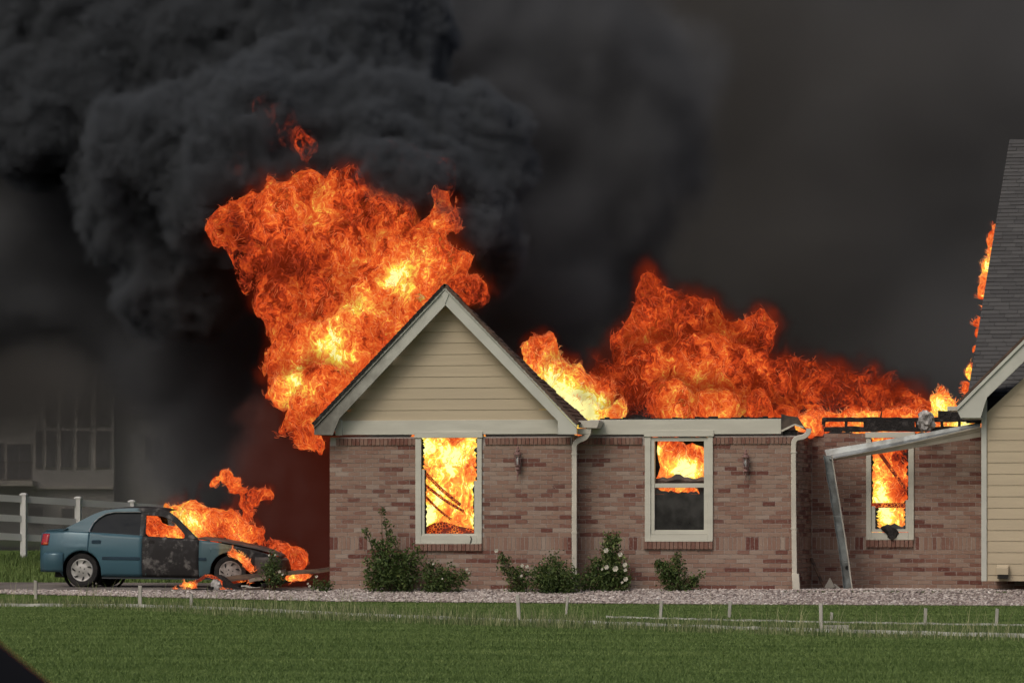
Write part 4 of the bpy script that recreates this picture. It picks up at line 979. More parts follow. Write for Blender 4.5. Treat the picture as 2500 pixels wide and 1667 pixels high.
plank(P(505, 1405, .2), P(540, 1412, .1), .07, .05, 'glowing timber stub below the front wheel of the burning car', MT['ember'], 'timber', 'glowing_timber')
plank(P(590, 1430, -.1), P(640, 1436, -.1), .08, .03, 'thin pale strip lying flat on the driveway edge', MT['stake'], 'strip', 'fallen_strip')
plank(P(640, 1428, -.15), P(700, 1420, .1), .12, .04, 'short blackened board under the small rose bush', MT['char'], 'board', 'charred_board')
plank(P(470, 1440, -.2), P(520, 1436, -.25), .09, .04, 'blackened stick lying flat before the small driveway flames', MT['char'], 'stick', 'charred_stick')
plank(P(600, 1440, -.2), P(650, 1432, -.05), .14, .04, 'brown splintered board flat on the driveway edge', MT['plank'])
plank(P(560, 1425, .1), P(615, 1409, .35), .06, .05, 'glowing timber under the wide scorched board', MT['ember'], 'timber', 'glowing_timber')
crumple('bent_panel', 'crumpled grey panel standing between glowing timbers on the driveway', 'panel', P(528, 1430, -.1), .11, .05, .13, MT['sheet'], 9, .2)

# ------------------------------------------------------------------ white rail fence
fn = root('rail_fence', 'white three-rail vinyl fence behind the burning car', 'fence', P(58, 1352, 20))
def at_d(px, py, d): return CAM + FWD * d + RGT * ((px - 1250) / F * d) + Vector((0, 0, (HOR - py) / F * d))
posts = []
for k in range(-2, 8):
    d = 96 + .9 * k; q = at_d(58 + 134 * k - 1.0 * k * max(k, 0), HOR, d); zb = G(q.x, q.y) - .1
    zt_ = at_d(58, 1203 + 8.0 * k + .5 * max(0, k), d).z; posts.append((q.x, q.y, zb, zt_))
fyaw = math.atan2(posts[3][1] - posts[2][1], posts[3][0] - posts[2][0])
for (x, y, zb, zt_) in posts:
    m = MB(); m.box(x - .064, x + .064, y - .064, y + .064, zb, zt_ - .05); po = obj('post', m, MT['white_vinyl'], fn)
    m = MB(); m.box(x - .078, x + .078, y - .078, y + .078, zt_ - .05, zt_ - .025); m.prism([(x - .078, y - .078, zt_ - .025), (x + .078, y - .078, zt_ - .025), (x + .078, y + .078, zt_ - .025), (x - .078, y + .078, zt_ - .025)], [(x - .03, y - .03, zt_), (x + .03, y - .03, zt_), (x + .03, y + .03, zt_), (x - .03, y + .03, zt_)]); obj('post_cap', m, MT['white_vinyl'], po)
for i in range(len(posts) - 1):
    a, b = posts[i], posts[i + 1]
    for off in (.14, .58, .99):
        m = MB(); m.beam((a[0], a[1], a[3] - off), (b[0], b[1], b[3] - off), .04, .15); obj('rail', m, MT['white_vinyl'], fn)

# ------------------------------------------------------------------ house far behind, in the smoke
D2 = 250.0
fh = root('distant_house', 'pale two-storey house with tall windows dim behind the smoke', 'house', at_d(220, 1330, D2))
MT['far_wall'] = mat('far_stucco', (.46, .45, .43), (.42, .41, .39), .5, .8); MT['far_trim'] = mat('far_trim', (.62, .58, .52), None, 1, .7); MT['far_roof'] = mat('far_shingle', (.10, .085, .075), None, 1, .9)
def frect(zx0, zx1, zy0, zy1, d0, d1, nm, m_, par):
    """rectangle given in the zoomed photo crop, between two depths"""
    a0, b0 = at_d(zx0 / 3.92, 850 + zy1 / 3.92, d0), at_d(zx1 / 3.92, 850 + zy0 / 3.92, d0); s = FWD * (d1 - d0)
    c = [Vector((a0.x, a0.y, a0.z)), Vector((b0.x, b0.y, a0.z)), Vector((b0.x, b0.y, b0.z)), Vector((a0.x, a0.y, b0.z))]
    return obj(nm, MB().prism(c, [q + s for q in c]), m_, par)
wl_ = frect(-900, 1090, 330, 2000, D2, D2 + 9, 'wall', MT['far_wall'], fh); frect(1090, 1770, 640, 2000, D2 + 1.5, D2 + 9, 'wall', MT['far_wall'], fh)
def fgable(zx0, zx1, zy_e, zx_t, zy_t, d0, d1, nm='roof'):
    c = [at_d(zx0 / 3.92, 850 + zy_e / 3.92, d0), at_d(zx1 / 3.92, 850 + zy_e / 3.92, d0), at_d(zx_t / 3.92, 850 + zy_t / 3.92, d0)]; return obj(nm, MB().prism(c, [q + FWD * (d1 - d0) for q in c]), MT['far_roof'], fh)
fgable(60, 1130, 330, 500, 80, D2 - .4, D2 + 9.4); fgable(-960, 140, 330, -400, 60, D2 + .2, D2 + 9.4)
c = [at_d(1090 / 3.92, 850 + 640 / 3.92, D2 + 1.2), at_d(1800 / 3.92, 850 + 640 / 3.92, D2 + 1.2)]; top = [q + FWD * 6 + Vector((0, 0, 2.0)) for q in c]
obj('roof', MB().prism([c[0], c[1], c[1] + Vector((0, 0, .2)), c[0] + Vector((0, 0, .2))], [top[0], top[1], top[1] + Vector((0, 0, .2)), top[0] + Vector((0, 0, .2))]), MT['far_roof'], fh)
for (a, b, c0, d0, dd) in [(440, 530, 790, 1140, 0), (580, 685, 790, 1140, 0), (735, 850, 790, 1140, 0), (915, 1050, 790, 1140, 0), (440, 530, 385, 735, 0), (580, 690, 380, 735, 0), (740, 850, 380, 735, 0), (915, 1050, 385, 735, 0), (340, 400, 790, 1140, 0), (65, 180, 915, 1250, 0), (188, 295, 915, 1250, 0), (-60, 25, 905, 1250, 0), (1392, 1460, 845, 1045, 1.5), (1475, 1540, 845, 1045, 1.5), (280, 410, 1520, 1700, 0), (590, 690, 1530, 1700, 0)]:
    wf_ = frect(a - 8, b + 8, c0 - 8, d0 + 8, D2 + dd - .06, D2 + dd - .001, 'window', MT['far_trim'], fh); frect(a, b, c0, d0, D2 + dd - .10, D2 + dd - .062, 'pane', MT['glass_far'], wf_)
dk = frect(-400, 310, 1265, 1315, D2 - 2.5, D2 - .001, 'deck', MT['far_trim'], fh)
for a in np.arange(-390, 310, 14): frect(a, a + 3, 1095, 1264, D2 - 2.4, D2 - 2.36, 'deck_baluster', MT['far_roof'], dk)
frect(-395, 310, 1083, 1094, D2 - 2.42, D2 - 2.34, 'deck_rail', MT['far_roof'], dk)
frect(1755, 1775, 660, 2000, D2 + 1.4, D2 + 1.499, 'corner_trim', MT['far_trim'], fh)
frect(310, 1080, 1318, 1345, D2 - .3, D2 - .001, 'trim_band', MT['far_trim'], fh)

# ------------------------------------------------------------------ rose bushes
def leaves(lobes, n, size, Y, spread):
    """leaflets spread through clumps in the bush"""
    C_ = []; 
    tot = sum(l[2] ** 2 for l in lobes); V = []; Rn = []
    for (px, py, rp_) in lobes:
        c = P(px, py, Y); rr = rp_ * mpp(c); k = int(n * rp_ ** 2 / tot) + 8
        nc = max(3, k // 14)
        cl = RNG.normal(size=(nc, 3)); cl /= np.linalg.norm(cl, axis=1)[:, None]; cl *= (RNG.uniform(.15, 1, nc) ** .5)[:, None] * [rr, rr * .75, rr]
        q = cl[RNG.integers(0, nc, k)] + RNG.normal(size=(k, 3)) * .075 * (rr / .25) ** .5
        C_.append(q + np.array(c))
    C_ = np.concatenate(C_); C_ = C_[C_[:, 2] > gz(C_[:, 0], C_[:, 1]) + .01]; N = len(C_)
    a = RNG.normal(size=(N, 3)); a /= np.linalg.norm(a, axis=1)[:, None]; b = np.cross(a, RNG.normal(size=(N, 3))); b /= np.linalg.norm(b, axis=1)[:, None]
    L = (size * RNG.uniform(.6, 1.2, N))[:, None]; nn = np.cross(a, b)
    V = np.stack([C_ - a * L, C_ + b * L * .45 + nn * L * .15, C_ + a * L, C_ - b * L * .45 + nn * L * .15], 1).reshape(-1, 3)
    base = (np.arange(N) * 4)[:, None, None]; Fc = (np.array([[0, 1, 2], [0, 2, 3]])[None] + base).reshape(-1, 3)
    return V, Fc, np.repeat(np.clip(RNG.beta(2, 2.6, N), 0, 1), 4)
MT['stem'] = mat('rose_stem', (.06, .07, .03), (.08, .05, .03), 9, .7); MT['petal'] = mat('white_petal', (.72, .70, .62), (.62, .6, .5), 20, .6)
def rose(c, r_, par):
    m = MB()
    for ring, (nn, rr, tl) in enumerate(((6, 1.0, .35), (5, .68, .75), (4, .38, 1.1))):
        for k in range(nn):
            a = 2 * math.pi * k / nn + ring * .5; d = Vector((math.cos(a), -.35 + .2 * math.sin(a * 2), math.sin(a))); sd_ = d.cross(Vector((0, 1, 0))).normalized()
            b = Vector(c) + Vector((0, -.006 * ring, 0)); tip = b + d.normalized() * r_ * rr + Vector((0, -r_ * .3 * tl, 0))
            m.poly([b, b.lerp(tip, .6) + sd_ * r_ * rr * .5, tip, b.lerp(tip, .6) - sd_ * r_ * rr * .5])
    return obj('rose_flower', m, MT['petal'], par)
def bush(label, base, Y, lobes, n, flowers=(), size=.034, lm='leaf', light=None, stems=8):
    b = P(base, 1440, Y); b.z = G(b.x, b.y); r = root('rose_bush', label, 'rose bush', b, group='rose bushes in the gravel bed')
    V, Fc, rn = leaves(lobes, n, size, Y, 1)
    obj('foliage', mesh_np('foliage', V, Fc, {'rnd': rn}), MT[lm], r)
    if light: V, Fc, rn = leaves(light[0], light[1], size, Y - .05, 1); obj('young_foliage', mesh_np('young_foliage', V, Fc, {'rnd': rn}), MT['leaf_light'], r)
    m = MB()
    for (px, py, rp_) in list(lobes) + (list(light[0]) if light else []):
        t_ = P(px, py - rp_ * .5, Y); s0 = b + Vector((random.uniform(-.06, .06), random.uniform(-.05, .05), 0)); md = s0.lerp(t_, .5) + Vector((random.uniform(-.05, .05), random.uniform(-.05, .05), .04))
        m.tube(curve([s0, md, t_], 3), [.011, .011, .010, .009, .007, .005, .003], 5)
    obj('stem', m, MT['stem'], r)
    for (px, py, rp_) in flowers: c = P(px, py, Y - .28); rose(c, rp_ * mpp(c), r)
    return r
bush('small rose bush with pale blooms growing before the burning car', 666, -.35, [(666, 1400, 20), (660, 1380, 18), (672, 1372, 16), (668, 1420, 18), (665, 1356, 9), (655, 1410, 14), (678, 1410, 14)], 900, [(683, 1395, 4), (690, 1402, 3), (657, 1355, 3), (672, 1354, 3)], .03)
bush('low rose sprig with white blooms at the outer brick corner', 790, -.35, [(775, 1428, 12), (795, 1430, 14), (780, 1438, 12), (803, 1436, 10)], 350, [(773, 1407, 4), (752, 1424, 3), (756, 1430, 4), (775, 1440, 4)], .03)
bush('tall spiky rose bush growing left of the fully burning window', 950, -.4, [(955, 1380, 48), (925, 1400, 40), (985, 1395, 42), (950, 1420, 45), (910, 1425, 25), (1010, 1360, 25), (945, 1350, 30), (990, 1430, 30), (952, 1320, 14), (950, 1298, 10), (940, 1275, 9), (936, 1255, 7), (932, 1245, 4), (910, 1320, 8), (895, 1300, 7), (890, 1292, 5), (922, 1335, 10)], 3800, [], .038, stems=10)
bush('low spreading rose bush below the sill of the fully burning window', 1075, -.45, [(1070, 1420, 32), (1045, 1420, 22), (1090, 1410, 25), (1045, 1392, 16), (1115, 1418, 20), (1135, 1405, 12), (1055, 1375, 8), (1060, 1440, 22), (1090, 1435, 22)], 1900, [(1058, 1376, 3.5), (1140, 1389, 4), (1145, 1398, 3), (1080, 1412, 2.5)], .034)
bush('leaning rose bush with white bloom at its tip below the lantern', 1262, -.4, [(1230, 1372, 13), (1240, 1385, 15), (1252, 1400, 16), (1262, 1415, 18), (1258, 1430, 20), (1270, 1390, 10), (1280, 1405, 12), (1222, 1360, 8), (1278, 1428, 16)], 1100, [(1212, 1344, 6), (1275, 1380, 5), (1287, 1382, 5), (1273, 1405, 4)], .034)
bush('dense round rose bush without blooms at the foot of the downspout', 1355, -.5, [(1350, 1410, 42), (1330, 1420, 34), (1380, 1415, 34), (1350, 1380, 26), (1345, 1440, 34), (1385, 1435, 26), (1315, 1400, 18), (1400, 1410, 14)], 3600, [], .032)
bush('tall rose bush covered in large white blooms beside the downspout', 1490, -.1, [(1470, 1410, 34), (1500, 1400, 32), (1450, 1400, 26), (1440, 1425, 24), (1515, 1420, 24), (1480, 1430, 34), (1460, 1375, 18), (1495, 1365, 22)], 2800, [(1480, 1343, 7), (1515, 1353, 6.5), (1526, 1378, 6.5), (1481, 1384, 6.5), (1503, 1388, 8), (1528, 1413, 6.5), (1527, 1391, 5), (1470, 1389, 3.5), (1519, 1421, 4)], .036, light=([(1490, 1340, 20), (1495, 1318, 16), (1505, 1310, 12), (1485, 1310, 9), (1495, 1370, 20), (1515, 1400, 16), (1525, 1425, 14)], 900))
bush('bare-armed dark rose bush below the two-pane window', 1645, -.1, [(1640, 1390, 24), (1625, 1400, 22), (1650, 1410, 26), (1640, 1430, 24), (1620, 1380, 14), (1655, 1368, 12), (1610, 1375, 8), (1690, 1425, 14), (1700, 1412, 9), (1712, 1402, 6), (1675, 1430, 16), (1655, 1352, 5)], 2000, [], .034)

# ------------------------------------------------------------------ stakes and edging in the long grass
def ground_at(px, s_): X = PX(px, -s_); return Vector((X, -s_, G(X, -s_)))
def s_of(px, py):
    best = min(np.arange(.6, 33, .1), key=lambda q: abs((HOR - F * (ground_at(px, q).z - 1) / depth(ground_at(px, q))) - py)); return float(best)
stakes = [(87, 1418, 1462, 8, 0, 'short pale stake in the rough grass before the rear wheel of the burning car'), (342, 1430, 1482, 9, 0, 'square pale stake in the rough grass before the charred car door'), (467, 1450, 1482, 7, 0, 'low worn stake in the rough grass before the front wheel of the burning car'),
          (1268, 1452, 1517, 9, 4, 'tall pale stake before the leaning rose bush'), (1382, 1456, 1500, 6, -5, 'thin splintered stake before the dense round rose bush'), (1612, 1467, 1508, 8, -4, 'mossy stake with an edging board, before the dark rose bush'), (1780, 1468, 1508, 8, -4, 'speckled stake before the wall between two-pane window and downspout'),
          (2006, 1473, 1541, 9, 2, 'tallest pale stake at the corner board, before the fallen gutter'), (2030, 1495, 1514, 7, -2, 'stubby stake just behind the tallest stake'), (2258, 1485, 1526, 8, -3, 'grey stake before the recessed wall, nearer the fallen gutter'), (2432, 1486, 1527, 8, -4, 'grey stake before the tan siding wing')]
for (px, pt, pb, wpx, tilt, lb) in stakes:
    g = ground_at(px, s_of(px, pb)); top = g + Vector((-math.sin(R(tilt)) * 1, 0, 1)).normalized() * ((pb - pt) * mpp(g)); hw = wpx * mpp(g) / 2
    m = MB(); m.prism([g + Vector((a * hw, b * .018, -.05)) for a, b in ((-.9, -1), (.9, -1), (.9, 1), (-.9, 1))], [top + Vector((a * hw, b * .018, (.012 if a < 0 else 0))) for a, b in ((-1, -1), (1, -1), (1, 1), (-1, 1))])
    o = obj('wooden_stake', m, MT['stake']); o.modifiers.new('b', 'BEVEL').width = .003; tag(o, lb, 'stake', 'stakes along the edging')
def edging(pts, label, h=.05):
    m = MB(); rows = []
    P0 = []
    for i in range(len(pts) - 1):
        for k in range(10):
            t_ = k / 10; P0.append((pts[i][0] + (pts[i + 1][0] - pts[i][0]) * t_, pts[i][1] + (pts[i + 1][1] - pts[i][1]) * t_))
    P0.append(pts[-1])
    for px, s_ in P0:
        g = ground_at(px, s_); j = random.uniform(-.008, .008); hh = h + j
        rows.append([g + Vector((0, -.012, -.03)), g + Vector((0, -.012, hh)), g + Vector((0, .012, hh)), g + Vector((0, .012, -.03))])
    m.grid(rows); return tag(obj('lawn_edging', m, MT['edging']), label, 'edging')
edging([(px, s_of(px, py)) for px, py in ((-250, 1478), (0, 1479.5), (329, 1481.5), (536, 1488), (900, 1505), (1200, 1516), (1476, 1524), (1800, 1536), (2001, 1542.5), (2500, 1556.5), (2700, 1562))], 'thin pale edging line between mown lawn and rough grass', .05)
edging([(px, s_of(px, py)) for px, py in ((1480, 1508), (1620, 1511), (1760, 1515), (2100, 1522), (2350, 1526), (2500, 1528), (2700, 1531))], 'broken pale edging line on the house side of the rough grass', .03)
m = MB(); a, b = ground_at(2006, s_of(2006, 1541)), ground_at(2072, s_of(2072, 1541)); m.beam(a + Vector((.02, -.03, .045)), b + Vector((0, -.03, .045)), .03, .09); tag(obj('corner_board', m, MT['stake']), 'short weathered board nailed to the tallest stake', 'board')

# ------------------------------------------------------------------ smoke: density worked out here, held in a voxel grid
def smoke_volume(name, lo, hi, step, fn, m_, parent=None):
    res = [int(round((hi[i] - lo[i]) / step)) + 1 for i in range(3)]
    g = np.stack(np.meshgrid(*[np.linspace(lo[i], hi[i], res[i], dtype=np.float32) for i in range(3)], indexing='ij'), -1)
    D = fn(g).astype(np.float32); D[0] = D[-1] = 0; D[:, 0] = D[:, -1] = 0; D[:, :, -1] = 0
    nx, ny, nz = res; me = bpy.data.meshes.new(name); me.vertices.add(nx * ny * nz); at = me.attributes.new('dens', 'FLOAT', 'POINT'); at.data.foreach_set('value', D.ravel())
    me.vertices.foreach_set('co', g.ravel())
    ob = bpy.data.objects.new(name, me); COL.objects.link(ob); ob['kind'] = 'stuff'; me.materials.append(m_)
    ng = bpy.data.node_groups.new('grid_to_volume', 'GeometryNodeTree'); ng.interface.new_socket('Geometry', in_out='INPUT', socket_type='NodeSocketGeometry'); ng.interface.new_socket('Geometry', in_out='OUTPUT', socket_type='NodeSocketGeometry')
    Nn, L = ng.nodes, ng.links; gi, go, vc = Nn.new('NodeGroupInput'), Nn.new('NodeGroupOutput'), Nn.new('GeometryNodeVolumeCube')
    vc.inputs['Min'].default_value = lo; vc.inputs['Max'].default_value = hi
    for a, q in zip('XYZ', res): vc.inputs['Resolution ' + a].default_value = q
    def vm(op, a, b):
        nd = Nn.new('ShaderNodeVectorMath'); nd.operation = op; L.new(a, nd.inputs[0])
        if b is not None: nd.inputs[1].default_value = b
        return nd
    a = vm('SUBTRACT', Nn.new('GeometryNodeInputPosition').outputs[0], lo); a = vm('DIVIDE', a.outputs[0], [(hi[i] - lo[i]) / (res[i] - 1) for i in range(3)]); a = vm('ADD', a.outputs[0], (.5, .5, .5)); a = vm('FLOOR', a.outputs[0], None); a = vm('DOT_PRODUCT', a.outputs[0], (ny * nz, nz, 1))
    si = Nn.new('GeometryNodeSampleIndex'); si.data_type = 'FLOAT'; si.domain = 'POINT'; si.clamp = True; na = Nn.new('GeometryNodeInputNamedAttribute'); na.data_type = 'FLOAT'; na.inputs[0].default_value = 'dens'
    L.new(gi.outputs[0], si.inputs['Geometry']); L.new(na.outputs[0], si.inputs['Value']); L.new(a.outputs['Value'], si.inputs['Index']); L.new(si.outputs[0], vc.inputs['Density'])
    sm = Nn.new('GeometryNodeSetMaterial'); sm.inputs['Material'].default_value = m_; L.new(vc.outputs[0], sm.inputs[0]); L.new(sm.outputs[0], go.inputs[0])
    ob.modifiers.new('volume', 'NODES').node_group = ng
    if parent is not None: ob.parent = parent; ob.matrix_parent_inverse = WM[parent].inverted()
    return ob
t = NT('emissive_gas_smoke'); dn = t.attr('density')
e_ = t.n('ShaderNodeEmission', {0: (1.0, .085, .018, 1), 1: t.mth('MULTIPLY', t.mth('POWER', dn, 2.2), .85)}).outputs[0]; s_ = t.n('ShaderNodeVolumeAbsorption', {0: (0, 0, 0, 1), 1: t.mth('MULTIPLY', dn, 3.2)}).outputs[0]
ad = t.n('ShaderNodeAddShader', {0: e_, 1: s_}); t.t.links.new(ad.outputs[0], t.out.inputs['Volume']); MT['emissive_gas_smoke'] = t.m

# ------------------------------------------------------------------ fire
def surface_nets(Fv, lo, h):
    C = tuple(n - 1 for n in Fv.shape); acc = np.zeros(C + (3,), np.float32); cnt = np.zeros(C, np.float32); S = Fv < 0; edges = []
    for ax in range(3):
        i0 = [slice(None)] * 3; i1 = [slice(None)] * 3; i0[ax] = slice(0, -1); i1[ax] = slice(1, None)
        A, B = Fv[tuple(i0)], Fv[tuple(i1)]; cr = S[tuple(i0)] != S[tuple(i1)]; tt = np.where(cr, A / np.where(cr, A - B, 1), 0); edges.append((cr, S[tuple(i0)]))
        b, c = [q for q in range(3) if q != ax]
        for db in (0, 1):
            for dc in (0, 1):
                s = [slice(None)] * 3; s[b] = slice(db, db + C[b]); s[c] = slice(dc, dc + C[c]); k = cr[tuple(s)]
                acc[..., ax] += np.where(k, tt[tuple(s)], 0); acc[..., b] += k * db; acc[..., c] += k * dc; cnt += k
    val = cnt > 0; ids = -np.ones(C, np.int64); ids[val] = np.arange(val.sum()); idx = np.argwhere(val)
    V = np.array(lo) + h * (idx + acc[val] / cnt[val][:, None]); Q = []
    for ax in range(3):
        cr, s0 = edges[ax]; b, c = [q for q in range(3) if q != ax]; e = np.argwhere(cr); e = e[(e[:, b] > 0) & (e[:, c] > 0) & (e[:, b] < C[b]) & (e[:, c] < C[c])]
        if not len(e): continue
        def cell(db, dc): k = e.copy(); k[:, b] -= db; k[:, c] -= dc; return ids[k[:, 0], k[:, 1], k[:, 2]]
        q = np.stack([cell(1, 1), cell(0, 1), cell(0, 0), cell(1, 0)], 1); fl = s0[e[:, 0], e[:, 1], e[:, 2]] ^ (ax == 1)
        q[~fl] = q[~fl][:, ::-1]; Q.append(q)
    return V, np.concatenate(Q)
def vnormals(V, Q):
    n = np.cross(V[Q[:, 2]] - V[Q[:, 0]], V[Q[:, 3]] - V[Q[:, 1]]); N = np.zeros_like(V)
    for k in range(4): np.add.at(N, Q[:, k], n)
    return N / (np.linalg.norm(N, axis=1)[:, None] + 1e-9)
def fire(name, label, blobs, hot=(), soot=(), base=.52, h=.05, seed=0., warp=.22, rough=1.0, fils=3000, flen=.3, squash=.8, loc=None, fw=.0035, clip=None, gas=0):
    """blobs: (px,py,r px,Y) of the burning gas; hot / soot: (px,py,r px,amount) warmer and sootier places in it"""
    Cn = []; Rd = []
    for (px, py, rp_, Y) in blobs: c = P(px, py, Y); Cn.append(c[:]); Rd.append(rp_ * mpp(c))
    Cn = np.array(Cn); Rd = np.array(Rd); mg = .35 + warp * .6
    lo = (Cn - Rd[:, None]).min(0) - mg; hi = (Cn + Rd[:, None]).max(0) + mg
    n = np.ceil((hi - lo) / h).astype(int) + 1
    g = np.stack(np.meshgrid(*[lo[i] + h * np.arange(n[i]) for i in range(3)], indexing='ij'), -1).astype(np.float32)
    def sdf(p):
        q = p * np.float32(1)
        wv = np.stack([fbm(p * 1.1, 3, seed + 31 * k) for k in range(3)], -1); q = q + wv * warp
        acc = 0; k = max(.02, .9 * h)
        for c, r_ in zip(Cn, Rd):
            d = np.linalg.norm((q - c.astype(np.float32)) * np.array([1, 1 / squash, 1], np.float32), axis=-1) - r_; acc = acc + np.exp(np.clip(-d / k, -60, 30))
        return -k * np.log(acc + 1e-25)
    s0 = sdf(g)
    near = np.abs(s0) < .6; Fv = s0.copy()
    p = g[near]; z = p * np.array([1, 1, .55], np.float32)
    Fv[near] += rough * (.16 * fbm(z * 2.2, 3, seed + 5) + .10 * (billow(z * 4.5, 3, seed + 9) - .3) + .13 * fbm(p * np.array([3.6, 3.6, 1.1], np.float32), 3, seed + 15))
    if clip: Fv = np.maximum(Fv, clip(g))
    Fv[0] = Fv[-1] = 1; Fv[:, 0] = Fv[:, -1] = 1; Fv[:, :, 0] = Fv[:, :, -1] = 1
    V, Q = surface_nets(Fv, lo, h); N = vnormals(V, Q)
    def heat_at(V_):
        ht = np.full(len(V_), base, np.float32)
        for L, sg in ((hot, 1), (soot, -1)):
            for (px, py, rp_, am) in L:
                c = P(px, py, blobs[0][3]); rr = rp_ * mpp(c); ht += sg * am * (1.3 if sg > 0 else 1) * np.exp(-(((V_[:, 0] - c.x) ** 2 + (V_[:, 2] - c.z) ** 2) / rr ** 2))
        return ht + .10 * fbm(V_.astype(np.float32) * 1.3, 2, seed + 77)
    sv = sdf(V.astype(np.float32)); ht = heat_at(V) - .55 * np.clip(sv, -.1, .5)
    r = root(name, label, 'fire', loc or (float(Cn[:, 0].mean()), float(Cn[:, 1].mean()), float(lo[2] + mg)))
    obj('flame_body', mesh_np('flame_body', V, Q, {'glow_level': ht}, smooth=True), MT['flame'], r, kind='stuff')
    if fils:
        # bright threads of flame curling over and off the body
        fr_ = np.where((N @ np.array(-FWD)) > -.15)[0]; k = RNG.choice(fr_, fils); p = V[k].copy(); nn = N[k]; hh = ht[k]; fade = (1 - .8 * RNG.uniform(0, 1, fils) ** 2)
        off = RNG.uniform(-.01, .02, fils)[:, None]; p += nn * off; St = 11; ds = flen / St * RNG.uniform(.5, 1.3, fils)[:, None]; path = [p.copy()]; dprev = None; dirs = []
        for s in range(St):
            vv = np.stack([perlin(p * 3.0, seed + 50 + 13 * q) for q in range(3)], -1) + .8 * np.stack([perlin(p * 8.0, seed + 90 + 13 * q) for q in range(3)], -1) + np.array([0, 0, .30])
            d = vv - nn * (vv * nn).sum(1)[:, None] * .85; d /= np.linalg.norm(d, axis=1)[:, None] + 1e-6
            if dprev is not None: d = d * .7 + dprev * .3; d /= np.linalg.norm(d, axis=1)[:, None] + 1e-6
            dprev = d; dirs.append(d); p = p + d * ds; path.append(p.copy())
        dirs.append(dirs[-1]); rows = []
        wv = fw * RNG.uniform(.5, 1.2, fils)[:, None]
        for s in range(St + 1):
            sd_ = np.cross(dirs[s], nn + .4 * np.array(-FWD)); sd_ /= np.linalg.norm(sd_, axis=1)[:, None] + 1e-6; tp = math.sin(math.pi * (s + .4) / (St + .8)) ** .6
            rows += [path[s] - sd_ * wv * tp, path[s] + sd_ * wv * tp]
        FV = np.stack(rows, 1).reshape(-1, 3); m_ = 2 * (St + 1); q = np.array([[2 * s, 2 * s + 1, 2 * s + 3, 2 * s + 2] for s in range(St)])
        FQ = (q[None] + (np.arange(fils) * m_)[:, None, None]).reshape(-1, 4)
        FH = np.repeat(np.clip(hh * fade + RNG.normal(.0, .07, fils), 0, 1), m_)
        obj('flame_thread', mesh_np('flame_thread', FV, FQ, {'glow_level': FH}), MT['filament'], r, kind='stuff')
    if gas:
        c3 = 2
        gg = g[::c3, ::c3, ::c3]; lo2 = gg[0, 0, 0]; hi2 = gg[-1, -1, -1]
        def fgas(q):
            s_ = sdf(q - np.array([0, 0, gas * .35], np.float32)); z_ = q * np.array([1.2, 1.2, .55], np.float32)
            d_ = s_ + .30 * fbm(z_ * 1.6, 3, seed + 41) + .55 * (billow(z_ * 3.4, 4, seed + 47, .6) - .26)
            return sstep(gas, -.2, d_) * np.clip(.35 + 1.5 * (billow(z_ * 2.4, 3, seed + 53) + .1), 0, 1.2)
        smoke_volume('emissive_gas_smoke', tuple(float(v) for v in lo2), tuple(float(v) for v in hi2), h * 1.7, fgas, MT['emissive_gas_smoke'], r)
    return r
main_blobs = [(600, 560, 62, 2.6), (560, 570, 38, 2.4), (680, 520, 75, 2.7), (760, 500, 72, 2.8), (850, 485, 68, 2.8), (950, 545, 66, 2.8), (1078, 545, 38, 2.6), (1085, 510, 22, 2.6), (1045, 640, 74, 2.5), (1112, 692, 36, 2.2), (1150, 705, 36, 2.2), (1120, 640, 38, 2.4), (960, 650, 100, 2.8), (850, 620, 95, 2.8), (740, 620, 80, 2.7), (640, 640, 48, 2.5), (610, 690, 25, 2.3),
              (700, 750, 78, 2.2), (820, 740, 110, 2.5), (930, 760, 100, 2.6), (725, 860, 80, 2.0), (840, 850, 100, 2.2), (715, 950, 62, 1.6), (790, 950, 80, 1.6), (700, 1040, 26, 1.2), (745, 1062, 34, 1.1), (735, 1000, 40, 1.3), (790, 1075, 22, 1.0), (665, 800, 30, 2.1)]
fire('roof_fire', 'huge orange fireball rolling up over the left slope of the gable roof', main_blobs,
     hot=[(985, 690, 55, .40), (900, 760, 40, .30), (830, 850, 45, .34), (760, 940, 40, .30), (860, 640, 45, .14), (700, 500, 50, .05), (1040, 640, 50, .12)],
     soot=[(700, 655, 60, .28), (790, 640, 45, .16), (600, 600, 55, .14), (570, 540, 45, .16), (905, 540, 50, .14), (620, 700, 50, .2), (1000, 560, 40, .12), (680, 780, 50, .10), (1180, 760, 60, .3), (740, 1075, 45, .18), (800, 905, 20, .2), (960, 720, 22, .12), (860, 420, 40, .2)],
     base=.42, h=.055, seed=1.3, gas=.22, fils=7000, flen=.13, warp=.30, rough=1.25)
mid_blobs = [(1325, 900, 48, 2.6), (1320, 850, 28, 2.6), (1375, 940, 66, 2.4), (1440, 975, 55, 2.2), (1500, 1005, 36, 1.8), (1350, 985, 50, 2.2), (1420, 1010, 40, 1.6)]
fire('roof_fire', 'bright yellow blaze pouring off the right slope of the gable roof', mid_blobs, hot=[(1410, 985, 75, .36), (1350, 930, 50, .24), (1460, 1000, 40, .25)], soot=[(1320, 840, 30, .1), (1480, 930, 40, .25)], base=.52, h=.05, seed=4.1, gas=.2, fils=2400, flen=.12, rough=1.2)
